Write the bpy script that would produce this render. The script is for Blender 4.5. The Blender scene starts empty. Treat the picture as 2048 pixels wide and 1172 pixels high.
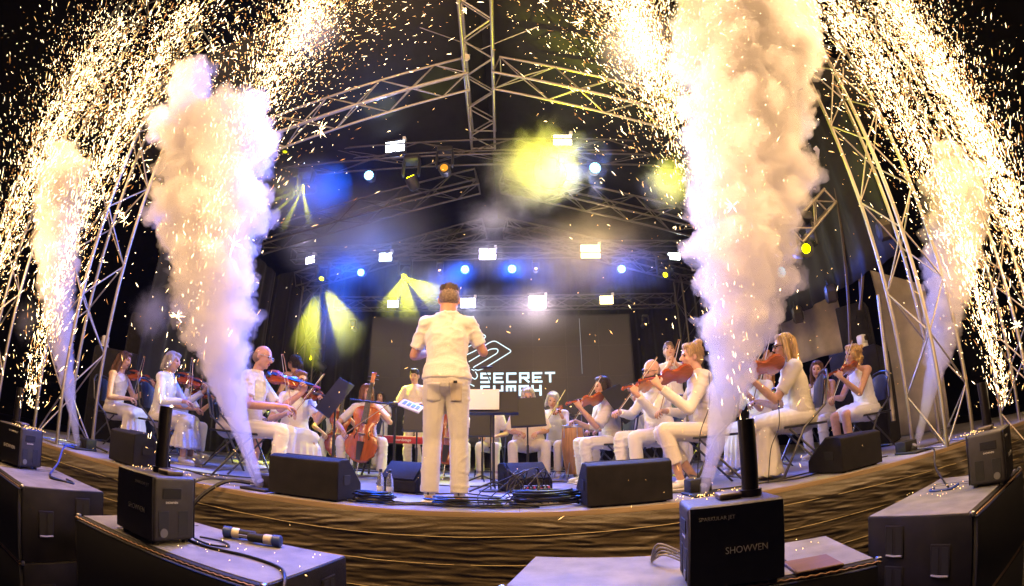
import bpy, bmesh, math, random
import numpy as np
from mathutils import Vector, Matrix, Euler, noise as mnoise

SC = bpy.context.scene
COL = SC.collection
RND = random.Random(7)
R = math.radians

# ------------------------------------------------------------------ camera (fisheye lens) and light
CAM_H = 0.434                     # metres above the stage floor (z = 0)
PITCH, YAW, ROLL = R(19.6), R(-0.69), R(-0.54)
FPX, KPX = 902.0, -0.0301         # fisheye: r = f*t*(1-k*t*t) on a picture 2048 px wide

_c, _s = math.cos(ROLL), math.sin(ROLL)
_a, _b = math.cos(YAW), math.sin(YAW)
_cp, _sp = math.cos(PITCH), math.sin(PITCH)
_X = Vector((_a, -_b, 0)); _U = Vector((-_b*_sp, -_a*_sp, _cp)); _F = Vector((_b*_cp, _a*_cp, _sp))
_RT = _c*_X + _s*_U; _UP = -_s*_X + _c*_U
cam = bpy.data.cameras.new('camera'); cam_o = bpy.data.objects.new('camera', cam); COL.objects.link(cam_o)
m = Matrix.Identity(4)
for i in range(3):
    m[i][0] = _RT[i]; m[i][1] = _UP[i]; m[i][2] = -_F[i]
m.translation = Vector((0, 0, CAM_H))
cam_o.matrix_world = m
cam.type = 'PANO'
cam.panorama_type = 'FISHEYE_LENS_POLYNOMIAL'
cam.sensor_width = 36.0; cam.sensor_fit = 'HORIZONTAL'
cam.fisheye_fov = R(200)
cam.fisheye_polynomial_k0 = 0.0
cam.fisheye_polynomial_k1 = -6.30559500e-02
cam.fisheye_polynomial_k2 = -7.05924249e-06
cam.fisheye_polynomial_k3 = 8.76817932e-06
cam.fisheye_polynomial_k4 = -9.05925076e-08
cam.clip_start = 0.02; cam.clip_end = 400
SC.camera = cam_o

w = bpy.data.worlds.new('World'); SC.world = w; w.use_nodes = True
nt = w.node_tree
bg = nt.nodes['Background']
sky = nt.nodes.new('ShaderNodeTexSky'); sky.sky_type = 'NISHITA'; sky.sun_disc = False
sky.sun_elevation = R(-6); sky.sun_rotation = R(180)
nt.links.new(sky.outputs[0], bg.inputs[0]); bg.inputs[1].default_value = 0.01

SC.view_settings.view_transform = 'Standard'; SC.view_settings.look = 'None'
SC.view_settings.exposure = 0.0; SC.view_settings.gamma = 1.0
SC.view_settings.use_curve_mapping = False
SC.render.engine = 'CYCLES'
cy = SC.cycles
cy.use_denoising = True; cy.denoiser = 'OPENIMAGEDENOISE'
cy.max_bounces = 8; cy.diffuse_bounces = 2; cy.glossy_bounces = 2; cy.transmission_bounces = 3
cy.volume_bounces = 5; cy.transparent_max_bounces = 8
cy.sample_clamp_indirect = 4.0; cy.sample_clamp_direct = 0.0
cy.caustics_reflective = False; cy.caustics_refractive = False
cy.use_light_tree = True
cy.volume_step_rate = 4.0; cy.volume_max_steps = 64
cy.use_adaptive_sampling = True; cy.adaptive_threshold = 0.025

# ------------------------------------------------------------------ from the picture to the place
def ray(px, py):
    dx, dy = px-1024, 586-py
    dx, dy = _c*dx-_s*dy, _s*dx+_c*dy
    r = math.hypot(dx, dy)+1e-9; q = r/FPX; t = q
    for _ in range(30): t = q/(1-KPX*t*t)
    x = math.sin(t)*dx/r; u = math.sin(t)*dy/r; f = math.cos(t)
    return x*_X + u*_U + f*_F
EYE = Vector((0, 0, CAM_H))
def aty(px, py, Y):
    d = ray(px, py); return EYE + d*(Y/d.y)
def atx(px, py, X):
    d = ray(px, py); return EYE + d*(X/d.x)
def atz(px, py, Z):
    d = ray(px, py); return EYE + d*((Z-CAM_H)/d.z)

# ------------------------------------------------------------------ vector noise (numpy)
_hr = np.random.RandomState(3).permutation(256); _hp = np.concatenate([_hr, _hr, _hr])
_hv = np.random.RandomState(5).rand(256)*2-1
def vnoise(p):
    p = np.asarray(p, float); i = np.floor(p).astype(int); f = p-i; f = f*f*(3-2*f); i &= 255
    out = 0
    for dx in (0, 1):
        wx = f[:, 0] if dx else 1-f[:, 0]
        for dy in (0, 1):
            wy = f[:, 1] if dy else 1-f[:, 1]
            for dz in (0, 1):
                wz = f[:, 2] if dz else 1-f[:, 2]
                h = _hp[_hp[_hp[(i[:, 0]+dx) & 255]+((i[:, 1]+dy) & 255)]+((i[:, 2]+dz) & 255)]
                out = out + wx*wy*wz*_hv[h]
    return out
def fbm(p, oct=3):
    p = np.asarray(p, float); a = 1.0; o = 0
    for k in range(oct): o = o + a*vnoise(p*(2.03**k)+17.3*k); a *= .5
    return o

# ------------------------------------------------------------------ materials
MATS = {}
def mat(name, col, rough=.6, metal=0., nscale=0., namt=.25, bump=0., bscale=60., stretch=(1, 1, 1), emit=None, estr=0., spec=.5, sheen=0., trans=0., coat=0.):
    if name in MATS: return MATS[name]
    M = bpy.data.materials.new(name); M.use_nodes = True; MATS[name] = M
    t = M.node_tree; b = t.nodes['Principled BSDF']
    c4 = (*col, 1)
    b.inputs['Base Color'].default_value = c4; b.inputs['Roughness'].default_value = rough
    b.inputs['Metallic'].default_value = metal; b.inputs['Specular IOR Level'].default_value = spec
    b.inputs['Sheen Weight'].default_value = sheen; b.inputs['Transmission Weight'].default_value = trans
    b.inputs['Coat Weight'].default_value = coat
    if emit is not None:
        b.inputs['Emission Color'].default_value = (*emit, 1); b.inputs['Emission Strength'].default_value = estr
    if nscale or bump:
        tc = t.nodes.new('ShaderNodeTexCoord'); mp = t.nodes.new('ShaderNodeMapping'); mp.inputs['Scale'].default_value = stretch
        t.links.new(tc.outputs['Object'], mp.inputs[0])
    if nscale:
        n = t.nodes.new('ShaderNodeTexNoise'); n.inputs['Scale'].default_value = nscale; n.inputs['Detail'].default_value = 5
        t.links.new(mp.outputs[0], n.inputs[0])
        mr = t.nodes.new('ShaderNodeMapRange'); mr.inputs[1].default_value = .3; mr.inputs[2].default_value = .7
        mr.inputs[3].default_value = 1-namt; mr.inputs[4].default_value = 1+namt
        t.links.new(n.outputs[0], mr.inputs[0])
        mx = t.nodes.new('ShaderNodeVectorMath'); mx.operation = 'SCALE'; mx.inputs[0].default_value = col
        t.links.new(mr.outputs[0], mx.inputs['Scale']); t.links.new(mx.outputs[0], b.inputs['Base Color'])
        mr2 = t.nodes.new('ShaderNodeMapRange'); mr2.inputs[3].default_value = max(.05, rough-.12); mr2.inputs[4].default_value = min(1, rough+.12)
        t.links.new(n.outputs[0], mr2.inputs[0]); t.links.new(mr2.outputs[0], b.inputs['Roughness'])
    if bump:
        n2 = t.nodes.new('ShaderNodeTexNoise'); n2.inputs['Scale'].default_value = bscale; n2.inputs['Detail'].default_value = 3
        t.links.new(mp.outputs[0], n2.inputs[0])
        bp = t.nodes.new('ShaderNodeBump'); bp.inputs['Strength'].default_value = bump; bp.inputs['Distance'].default_value = .01
        t.links.new(n2.outputs[0], bp.inputs['Height']); t.links.new(bp.outputs[0], b.inputs['Normal'])
    return M
def emat(name, col, s, sample=False):
    if name in MATS: return MATS[name]
    M = bpy.data.materials.new(name); M.use_nodes = True; MATS[name] = M
    t = M.node_tree; t.nodes.remove(t.nodes['Principled BSDF'])
    e = t.nodes.new('ShaderNodeEmission'); e.inputs[0].default_value = (*col, 1); e.inputs[1].default_value = s
    t.links.new(e.outputs[0], t.nodes['Material Output'].inputs[0])
    if not sample: M.cycles.emission_sampling = 'NONE'
    return M
def volmat(name, col, dens, aniso=0., noise=None):
    if name in MATS: return MATS[name]
    M = bpy.data.materials.new(name); M.use_nodes = True; MATS[name] = M
    t = M.node_tree; t.nodes.remove(t.nodes['Principled BSDF'])
    v = t.nodes.new('ShaderNodeVolumePrincipled'); v.inputs['Color'].default_value = (*col, 1)
    v.inputs['Density'].default_value = dens; v.inputs['Anisotropy'].default_value = aniso
    t.links.new(v.outputs[0], t.nodes['Material Output'].inputs['Volume'])
    if noise:
        sc, lo, hi = noise
        tc = t.nodes.new('ShaderNodeTexCoord'); n = t.nodes.new('ShaderNodeTexNoise'); n.inputs['Scale'].default_value = sc
        n.inputs['Detail'].default_value = 5; n.inputs['Distortion'].default_value = 1.2; n.inputs['Roughness'].default_value = .62
        t.links.new(tc.outputs['Object'], n.inputs[0])
        # ball-shaped falloff in object space (radius 1)
        ln = t.nodes.new('ShaderNodeVectorMath'); ln.operation = 'LENGTH'; t.links.new(tc.outputs['Object'], ln.inputs[0])
        fo = t.nodes.new('ShaderNodeMapRange'); fo.inputs[1].default_value = 1.0; fo.inputs[2].default_value = .15
        fo.inputs[3].default_value = 0; fo.inputs[4].default_value = 1; t.links.new(ln.outputs['Value'], fo.inputs[0])
        ad = t.nodes.new('ShaderNodeMath'); ad.operation = 'MULTIPLY_ADD'; ad.inputs[1].default_value = .55; 
        t.links.new(fo.outputs[0], ad.inputs[0]); t.links.new(n.outputs[0], ad.inputs[2])
        mr = t.nodes.new('ShaderNodeMapRange'); mr.inputs[1].default_value = lo; mr.inputs[2].default_value = hi
        mr.inputs[3].default_value = 0; mr.inputs[4].default_value = dens
        t.links.new(ad.outputs[0], mr.inputs[0])
        mu = t.nodes.new('ShaderNodeMath'); mu.operation = 'MULTIPLY'
        t.links.new(mr.outputs[0], mu.inputs[0]); t.links.new(fo.outputs[0], mu.inputs[1])
        t.links.new(mu.outputs[0], v.inputs['Density'])
    return M

# ------------------------------------------------------------------ mesh building
def ico(sub):
    bm = bmesh.new(); bmesh.ops.create_icosphere(bm, subdivisions=sub, radius=1.0)
    v = np.array([x.co[:] for x in bm.verts]); f = [[q.index for q in p.verts] for p in bm.faces]; bm.free(); return v, f
ICO1, ICO2, ICO3 = ico(1), ico(2), ico(3)
def frame(d):
    d = Vector(d).normalized(); a = Vector((0, 0, 1)) if abs(d.z) < .9 else Vector((1, 0, 0))
    u = a.cross(d).normalized(); v = d.cross(u); return u, v, d
class MB:
    def __init__(s): s.v = []; s.f = []
    def add(s, vs, fs):
        o = len(s.v); s.v.extend([tuple(p) for p in vs]); s.f.extend([[i+o for i in f] for f in fs]); return s
    def box(s, c, size, rot=None):
        x, y, z = [q/2 for q in size]
        P = [Vector((a*x, b*y, e*z)) for a in (-1, 1) for b in (-1, 1) for e in (-1, 1)]
        if rot is not None: P = [rot @ p for p in P]
        c = Vector(c)
        return s.add([p+c for p in P], [[0, 1, 3, 2], [4, 6, 7, 5], [0, 4, 5, 1], [2, 3, 7, 6], [0, 2, 6, 4], [1, 5, 7, 3]])
    def rbox(s, c, size, r=.01, seg=2, rot=None):
        bm = bmesh.new(); bmesh.ops.create_cube(bm, size=1)
        for v in bm.verts: v.co = Vector((v.co.x*size[0], v.co.y*size[1], v.co.z*size[2]))
        bmesh.ops.bevel(bm, geom=bm.edges[:], offset=r, segments=seg, affect='EDGES', profile=.5)
        c = Vector(c); bm.verts.index_update()
        P = [(rot @ v.co if rot is not None else v.co)+c for v in bm.verts]
        F = [[v.index for v in f.verts] for f in bm.faces]; bm.free(); return s.add(P, F)
    def cyl(s, a, b, r0, r1=None, n=10, caps=True):
        a, b = Vector(a), Vector(b); r1 = r0 if r1 is None else r1
        u, v, d = frame(b-a); P = []; F = []
        for k in range(n):
            t = 2*math.pi*k/n; e = math.cos(t)*u+math.sin(t)*v; P += [a+e*r0, b+e*r1]
        for k in range(n):
            j = (k+1) % n; F.append([2*k, 2*j, 2*j+1, 2*k+1])
        if caps: F += [[2*k for k in range(n)][::-1], [2*k+1 for k in range(n)]]
        return s.add(P, F)
    def tube(s, pts, r, n=8, closed=False):
        pts = [Vector(p) for p in pts]; rs = r if isinstance(r, (list, tuple)) else [r]*len(pts); P = []; F = []
        u = None; L = len(pts)
        for i, p in enumerate(pts):
            d = (pts[(i+1) % L]-pts[i-1]) if closed else (pts[min(i+1, L-1)]-pts[max(i-1, 0)])
            if d.length < 1e-9: d = Vector((0, 0, 1))
            d.normalize()
            if u is None: u, v, _ = frame(d)
            else:
                u = (u-d*u.dot(d)); u = u.normalized() if u.length > 1e-6 else frame(d)[0]; v = d.cross(u)
            for k in range(n):
                t = 2*math.pi*k/n; P.append(p+(math.cos(t)*u+math.sin(t)*v)*rs[i])
        for i in range(L if closed else L-1):
            i2 = (i+1) % L
            for k in range(n):
                j = (k+1) % n; F.append([i*n+k, i*n+j, i2*n+j, i2*n+k])
        if not closed: F += [[k for k in range(n)][::-1], [(L-1)*n+k for k in range(n)]]
        return s.add(P, F)
    def ball(s, c, r, sub=2, rot=None):
        v, f = (ICO1, ICO2, ICO3)[sub-1]; rr = np.array(r if isinstance(r, (tuple, list)) else (r, r, r)); P = v*rr
        if rot is not None: P = P @ np.array(rot.to_3x3()).T
        return s.add(P+np.array(c), f)
    def cap(s, a, b, ra, rb, n=12, sub=1):
        s.cyl(a, b, ra, rb, n); s.ball(a, ra, 2); s.ball(b, rb, 2); return s
    def prism(s, poly, axis_pts, closed=True):
        """poly: list of 3d points (one end), axis_pts: vector offset to other end"""
        n = len(poly); P = [Vector(p) for p in poly]; o = Vector(axis_pts); Q = [p+o for p in P]
        return s.add(P+Q, [[k for k in range(n)][::-1], [n+k for k in range(n)]]+[[k, (k+1) % n, n+(k+1) % n, n+k] for k in range(n)])
    def lathe(s, prof, c=(0, 0, 0), n=16):
        c = Vector(c); P = []; F = []; L = len(prof)
        for r, z in prof:
            for k in range(n):
                t = 2*math.pi*k/n; P.append(c+Vector((r*math.cos(t), r*math.sin(t), z)))
        for i in range(L-1):
            for k in range(n):
                j = (k+1) % n; F.append([i*n+k, i*n+j, (i+1)*n+j, (i+1)*n+k])
        F += [[k for k in range(n)][::-1], [(L-1)*n+k for k in range(n)]]
        return s.add(P, F)
    def mesh(s, name, material, smooth=40):
        me = bpy.data.meshes.new(name); me.from_pydata([tuple(p) for p in s.v], [], s.f)
        me.update()
        if smooth:
            me.shade_smooth()
            if smooth < 180: me.set_sharp_from_angle(angle=R(smooth))
        if material is not None: me.materials.append(material)
        return me
    def build(s, name, material, parent=None, smooth=40):
        o = bpy.data.objects.new(name, s.mesh(name, material, smooth)); COL.objects.link(o)
        if parent is not None: o.parent = parent
        return o
def tag(o, label=None, cat=None, group=None, kind=None):
    if label: o['label'] = label
    if cat: o['category'] = cat
    if group: o['group'] = group
    if kind: o['kind'] = kind
    return o
def thing(name, label, cat, loc=(0, 0, 0), rz=0., group=None, rot=None):
    o = bpy.data.objects.new(name, None); COL.objects.link(o); o.empty_display_size = .1
    o.location = loc; o.rotation_euler = rot if rot is not None else (0, 0, rz)
    return tag(o, label, cat, group)
def copy_tree(o, parent=None, loc=None, rz=None, label=None):
    c = o.copy(); COL.objects.link(c); c.parent = parent
    if loc is not None: c.location = loc
    if rz is not None: c.rotation_euler = rz if isinstance(rz, (tuple, Euler)) else (0, 0, rz)
    if label: c['label'] = label
    for ch in o.children: copy_tree(ch, c)
    return c
def look_rot(d, up=(0, 0, 1)):
    """matrix whose +Y looks along d"""
    d = Vector(d).normalized(); up = Vector(up); x = d.cross(up).normalized(); z = x.cross(d)
    return Matrix((x, d, z)).transposed()
def text_mesh(s, size, depth, material, name='lettering', align='CENTER'):
    cu = bpy.data.curves.new(name, 'FONT'); cu.body = s; cu.size = size; cu.extrude = depth; cu.align_x = align; cu.align_y = 'CENTER'
    cu.resolution_u = 3
    o = bpy.data.objects.new(name, cu); COL.objects.link(o)
    me = bpy.data.meshes.new_from_object(o.evaluated_get(bpy.context.evaluated_depsgraph_get()))
    bpy.data.objects.remove(o); bpy.data.curves.remove(cu)
    me.materials.clear(); me.materials.append(material); me.name = name
    return me
def lamp(name, kind, energy, col, parent=None, loc=(0, 0, 0), d=None, size=.05, angle=60, blend=.6):
    L = bpy.data.lights.new(name, kind); L.energy = energy; L.color = col
    if kind in ('POINT', 'SPOT'): L.shadow_soft_size = size
    if kind == 'SPOT': L.spot_size = R(angle); L.spot_blend = blend
    if kind == 'AREA': L.size = size
    o = bpy.data.objects.new(name, L); COL.objects.link(o); o.parent = parent; o.location = loc
    if d is not None: o.rotation_euler = Vector(d).to_track_quat('-Z', 'Y').to_euler()
    return o

M_BLACK = mat('black_paint', (.018, .017, .018), .55, nscale=14, namt=.35, bump=.15, bscale=220)
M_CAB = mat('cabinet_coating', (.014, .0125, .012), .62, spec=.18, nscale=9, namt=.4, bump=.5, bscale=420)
M_CABTOP_LIT = mat('cabinet_top_lit', (.20, .19, .185), .6, nscale=7, namt=.3, bump=.45, bscale=380)  # paler than the sides: light falling on the tops is in the colour
M_GRILL = mat('black_grille', (.012, .012, .013), .7, bump=.5, bscale=600)
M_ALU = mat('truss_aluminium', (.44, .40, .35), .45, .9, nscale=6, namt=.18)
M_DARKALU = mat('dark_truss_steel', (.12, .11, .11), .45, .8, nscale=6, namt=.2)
M_STEEL = mat('steel', (.5, .5, .52), .3, 1.)
M_RUBBER = mat('black_rubber', (.012, .012, .013), .75)
M_WHITEPL = mat('white_plastic', (.75, .74, .72), .4)
# ------------------------------------------------------------------ setting: ground, stage, cloth front, drapes
EDGE_Y, GROUND_Z = 3.07, -1.32
MB().add([(-38, -18, GROUND_Z), (38, -18, GROUND_Z), (38, 38, GROUND_Z), (-38, 38, GROUND_Z)], [[0, 1, 2, 3]]).build('ground', mat('dark_ground', (.03, .028, .025), .9, nscale=2, namt=.5, bump=.6, bscale=20))['kind'] = 'structure'

deck_mat = mat('stage_vinyl', (.30, .29, .31), .42, nscale=1.6, namt=.3, bump=.08, bscale=40)
deck = tag(bpy.data.objects.new('stage_floor', None), kind='structure'); COL.objects.link(deck)
x0 = -7.0
while x0 < 6.4:                                      # deck boards 1.0 m x 2 m laid in rows
    y0 = EDGE_Y+.02
    while y0 < 9.6:
        MB().box((x0+.5, y0+.998, -.05), (.996, 1.992, .1)).build('deck_panel', deck_mat, deck, 0)
        y0 += 2.0
    x0 += 1.0
MB().box((-.3, EDGE_Y+.008, -.019), (13.6, .022, .034)).build('stage_edge_board', mat('edge_timber', (.42, .30, .18), .6, nscale=5, namt=.3, stretch=(.3, 6, 6)), deck, 0)

# the cloth skirt across the front of the stage: pulled into long shallow folds
def skirt():
    nx, nz = 640, 190
    xs = np.linspace(-7.4, 6.9, nx); zs = np.linspace(-.034, GROUND_Z+.01, nz)
    X, Z = np.meshgrid(xs, zs); t = (Z-zs[0])/(zs[-1]-zs[0])
    sag = .10*np.sin(X*1.15+.6)*t
    sgx = np.tanh((X.ravel()+.4)*.8)
    u = np.stack([X.ravel()*1.1+.3*Z.ravel(), (Z+sag).ravel()*8+.5*X.ravel()*sgx, 0*X.ravel()], 1)
    rid = lambda q, o: np.clip(1-np.abs(fbm(q, o))*1.9, -.2, 1)**2-.4
    n1 = fbm(u, 2)
    u2 = np.stack([X.ravel()*2.6-.8*Z.ravel(), (Z+sag).ravel()*27+2.2*X.ravel()*sgx, 0*X.ravel()+4], 1)
    n2 = rid(u2, 2)
    n3 = fbm(np.stack([X.ravel()*6-1.0*Z.ravel()*sgx, (Z+sag).ravel()*62+6.*X.ravel()*sgx, 0*X.ravel()+9], 1), 2)
    # at the right end the cloth is gathered into steep pleats
    g = np.clip((X.ravel()-2.6)/1.2, 0, 1)
    pl = np.sin((X.ravel()*1.0+Z.ravel()*.9)*17+2*n1)*g
    Y = EDGE_Y-.018-np.clip(.5+.5*t.ravel()*4, 0, 1)*0-(.008*(n1+.9)+.0085*(n2+.8)+.0055*(n3+.8)+.02*(pl+1)*.8)*np.clip(.12+t.ravel()*16, 0, 1)
    V = np.stack([X.ravel(), Y, Z.ravel()], 1)
    F = [[j*nx+i, j*nx+i+1, (j+1)*nx+i+1, (j+1)*nx+i] for j in range(nz-1) for i in range(nx-1)]
    o = MB().add(V, F).build('stage_skirt', mat('skirt_cloth', (.080, .058, .027), .35, nscale=60, namt=.25, bump=.3, bscale=70, stretch=(1., 1, 4), sheen=.3), None, 180)
    tag(o, 'dark brown cloth skirt stretched across the front of the stage', 'cloth')
    Yg = Y.reshape(nz, nx)
    for zz in (-.15, -.34, -.55, -.78, -1.02):
        j = int(np.argmin(abs(zs-zz))); pts = [(xs[i], Yg[j, i]-.004, zs[j]+.02*math.sin(xs[i]*1.1+zz*3)) for i in range(0, nx, 6)]
        MB().tube(pts, .0028, 4).build('seam', mat('seam_thread', (.45, .36, .18), .6), o)
skirt()

def drape(name, label, a, b, z0, z1, fold=.035, freq=8., m=None, cat='curtain'):
    """hanging cloth from a to b (xy), z0 bottom to z1 top, real folds"""
    a, b = Vector((a[0], a[1], 0)), Vector((b[0], b[1], 0)); L = (b-a).length; d = (b-a)/L; nrm = Vector((-d.y, d.x, 0))
    n = max(8, int(L*28)); nz = 10; V = []; F = []
    S = np.linspace(0, L, n); off = fold*(np.sin(S*freq*2.1)+.6*np.sin(S*freq*3.7+1.3)+.8*vnoise(np.stack([S*1.3, S*0, S*0], 1)))
    for j in range(nz):
        t = j/(nz-1); zb = z0(0) if callable(z0) else z0
        for i in range(n):
            zlo = z0(S[i]/L) if callable(z0) else z0; zhi = z1(S[i]/L) if callable(z1) else z1
            p = a+d*S[i]+nrm*off[i]*(1-.5*t); V.append((p.x, p.y, zlo+(zhi-zlo)*t))
    for j in range(nz-1):
        for i in range(n-1): F.append([j*n+i, j*n+i+1, (j+1)*n+i+1, (j+1)*n+i])
    o = MB().add(V, F).build(name, m or M_DRAPE, None, 180)
    md = o.modifiers.new('thick', 'SOLIDIFY'); md.thickness = .006
    return tag(o, label, cat)
M_DRAPE = mat('black_molton', (.012, .011, .012), .9, nscale=30, namt=.3, sheen=.25)
drape('backdrop_curtain', 'black cloth hanging across the back of the stage behind the screen', (-7, 9.75), (6, 9.75), 0.0, 5.6)
drape('side_curtain', 'black side wall cloth on the right with its lower edge above the pale tarpaulin', (4.62, 9.6), (4.5, 3.7), 2.2, 5.0, .03, 5, mat('purple_black_cloth', (.010, .009, .011), .75, nscale=20, namt=.4))
drape('side_curtain', 'black side wall cloth behind the left players', (-5.9, 5.4), (-6.1, 9.6), 0.0, 5.0, .03, 5)
M_TARP = mat('silver_tarpaulin', (.50, .44, .37), .42, nscale=4, namt=.2, bump=.3, bscale=14)
drape('tarpaulin', 'pale crumpled tarpaulin hanging between the black side cloth and the right loudspeaker stack', (4.95, 7.4), (5.45, 6.2), 1.55, 2.6, .07, 3, M_TARP, 'tarpaulin')
drape('tarpaulin', 'long pale tarpaulin sheet behind the right loudspeaker stack and truss tower', (5.85, 5.6), (6.25, 4.85), .02, lambda t: 2.75-.55*t, .05, 2.4, M_TARP, 'tarpaulin')

# roof sheets above the gables
def roof(x0, x1, z0, z1, name='roof_sheet'):
    n = 12; V = []; F = []
    for j in range(n):
        y = 3.2+j*(9.9-3.2)/(n-1)
        for i in range(n):
            t = i/(n-1); V.append((x0+(x1-x0)*t, y, z0+(z1-z0)*t-.06*math.sin(math.pi*t)*math.sin(j*2.2)**2))
    for j in range(n-1):
        for i in range(n-1): F.append([j*n+i, j*n+i+1, (j+1)*n+i+1, (j+1)*n+i])
    o = MB().add(V, F).build(name, mat('black_roof_membrane', (.003, .0028, .003), .85, nscale=5, namt=.3), None, 180)
    md = o.modifiers.new('thick', 'SOLIDIFY'); md.thickness = .01
    o['kind'] = 'structure'; return o
roof(-.45, -6.2, 5.95, 4.45); roof(-.45, 5.3, 5.95, 4.45)

# ------------------------------------------------------------------ trusses
_brace = {}
def bar(name, a, b, r, m, parent, n=6):
    key = (name, m.name, n)
    if key not in _brace:
        _brace[key] = MB().cyl((0, 0, 0), (0, 0, 1), 1, n=n).mesh(name, m, 60)
    o = bpy.data.objects.new(name, _brace[key]); COL.objects.link(o); o.parent = parent
    d = Vector(b)-Vector(a); M = d.to_track_quat('Z', 'Y').to_matrix().to_4x4()
    o.matrix_basis = Matrix.Translation(Vector(a)) @ M @ Matrix.Diagonal((r, r, d.length, 1))
    return o
def truss(label, a, b, wd, up=(0, 0, 1), bay=.5, r=.021, rb=.0095, m=None, sides=4, name='truss', hgt=None, group=None):
    m = m or M_ALU; a, b = Vector(a), Vector(b); L = (b-a).length; d = (b-a)/L
    u = Vector(up); u = (u-d*u.dot(d)).normalized(); v = d.cross(u); h = (hgt or wd)/2; q = wd/2
    T = thing(name, label, 'truss', a, group=group)
    C4 = [u*h+v*q, u*h-v*q, -u*h-v*q, -u*h+v*q]
    if sides == 2: C4 = [u*h, -u*h]
    for c in C4: bar('chord', c, c+d*L, r, m, T, 10)
    n = max(2, int(round(L/bay)))
    pairs = [(0, 1), (1, 2), (2, 3), (3, 0)] if sides == 4 else [(0, 1)]
    for i, j in pairs:
        for k in range(n):
            s0, s1 = L*k/n, L*(k+1)/n
            p, q2 = (C4[i], C4[j]) if (k+i) % 2 == 0 else (C4[j], C4[i])
            bar('brace', p+d*s0, q2+d*s1, rb, m, T)
        bar('end_bar', C4[i]+d*.01, C4[j]+d*.01, rb*1.2, m, T); bar('end_bar', C4[i]+d*(L-.01), C4[j]+d*(L-.01), rb*1.2, m, T)
    return T
# front towers at the stage corners, and the loudspeaker towers outside them
truss('aluminium truss tower at the left front corner of the stage beside the smoke jet', (-5.0, 3.5, 0), (-5.0, 3.5, 6.0), .52, (1, 0, 0), .55, name='truss_tower')
truss('aluminium truss tower at the right front corner of the stage beside the smoke jet', (4.12, 3.32, 0), (4.12, 3.32, 6.0), .46, (1, 0, 0), .55, name='truss_tower')
truss('thin outermost truss tower at the left edge of the picture', (-6.25, 2.9, GROUND_Z), (-6.25, 2.9, 7.0), .42, (1, 0, 0), .5, name='truss_tower')
truss('thin outermost truss tower at the right edge of the picture', (5.35, 3.0, GROUND_Z), (5.35, 3.0, 7.0), .42, (1, 0, 0), .5, name='truss_tower')
# ridge running from over the audience to the back
RX, RZ = -.47, 5.5
truss('aluminium ridge truss running back from the top centre of the picture', (RX+.07, 1.2, RZ+.12), (RX-.08, 6.3, RZ+.05), .40, (0, 0, 1), .34, r=.022, rb=.011, name='ridge_truss')
def gable(y, zr, zl, xl, xr, m, k):
    truss(k+' gable rafter truss sloping down to the left', (RX-.22, y, zr), (xl, y, zl), .34, (0, 0, 1), .42, m=m, r=.018, rb=.009, name='rafter_truss')
    truss(k+' gable rafter truss sloping down to the right', (RX+.22, y, zr), (xr, y, zl), .34, (0, 0, 1), .42, m=m, r=.018, rb=.009, name='rafter_truss')
gable(4.6, 5.44, 4.15, -4.95, 4.05, M_ALU, 'front')
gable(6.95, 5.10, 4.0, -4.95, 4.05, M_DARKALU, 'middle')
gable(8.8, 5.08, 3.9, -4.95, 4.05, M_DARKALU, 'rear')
# rear towers and lamp bars
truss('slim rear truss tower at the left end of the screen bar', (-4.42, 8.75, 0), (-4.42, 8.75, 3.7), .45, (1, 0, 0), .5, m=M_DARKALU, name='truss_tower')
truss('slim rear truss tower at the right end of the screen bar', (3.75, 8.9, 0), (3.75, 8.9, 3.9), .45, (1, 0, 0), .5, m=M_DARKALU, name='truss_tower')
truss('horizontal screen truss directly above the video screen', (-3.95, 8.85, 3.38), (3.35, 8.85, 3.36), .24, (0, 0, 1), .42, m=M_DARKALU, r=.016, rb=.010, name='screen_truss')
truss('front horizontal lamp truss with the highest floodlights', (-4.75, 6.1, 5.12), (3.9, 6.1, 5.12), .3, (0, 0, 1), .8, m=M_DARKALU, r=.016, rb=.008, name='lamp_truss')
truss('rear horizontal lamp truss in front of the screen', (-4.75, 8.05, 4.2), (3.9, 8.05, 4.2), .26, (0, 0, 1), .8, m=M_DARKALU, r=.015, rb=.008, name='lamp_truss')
truss('short bracket truss carrying a moving head beside the right smoke column', (3.45, 4.5, 2.7), (4.25, 4.5, 3.33), .24, (0, 0, 1), .3, r=.022, rb=.012, name='bracket_truss')
for q, (a, b, l) in enumerate([((-6.0, 1.0, 6.6), (RX, 4.4, 5.75), 'steel guy wire running from the ridge to the upper left'), ((6.0, 1.0, 6.6), (RX, 4.4, 5.75), 'steel guy wire running from the ridge to the upper right')]):
    tag(MB().tube([Vector(a).lerp(Vector(b), t/8)+Vector((0, 0, -.35*math.sin(math.pi*t/8))) for t in range(9)], .008, 5).build('guy_wire', M_ALU), l, 'wire')
# round flood fixing at the ridge joint
T = thing('junction_disc', 'round pale disc hanging at the ridge and rafter joint', 'disc', aty(931, 115, 4.35))
MB().cyl((0, -.02, 0), (0, .02, 0), .062, n=20).build('disc', mat('pale_disc', (.8, .75, .65), .5), T)
MB().cyl((0, .02, .0), (0.05, .05, .12), .012).build('hanger', M_STEEL, T)
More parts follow.
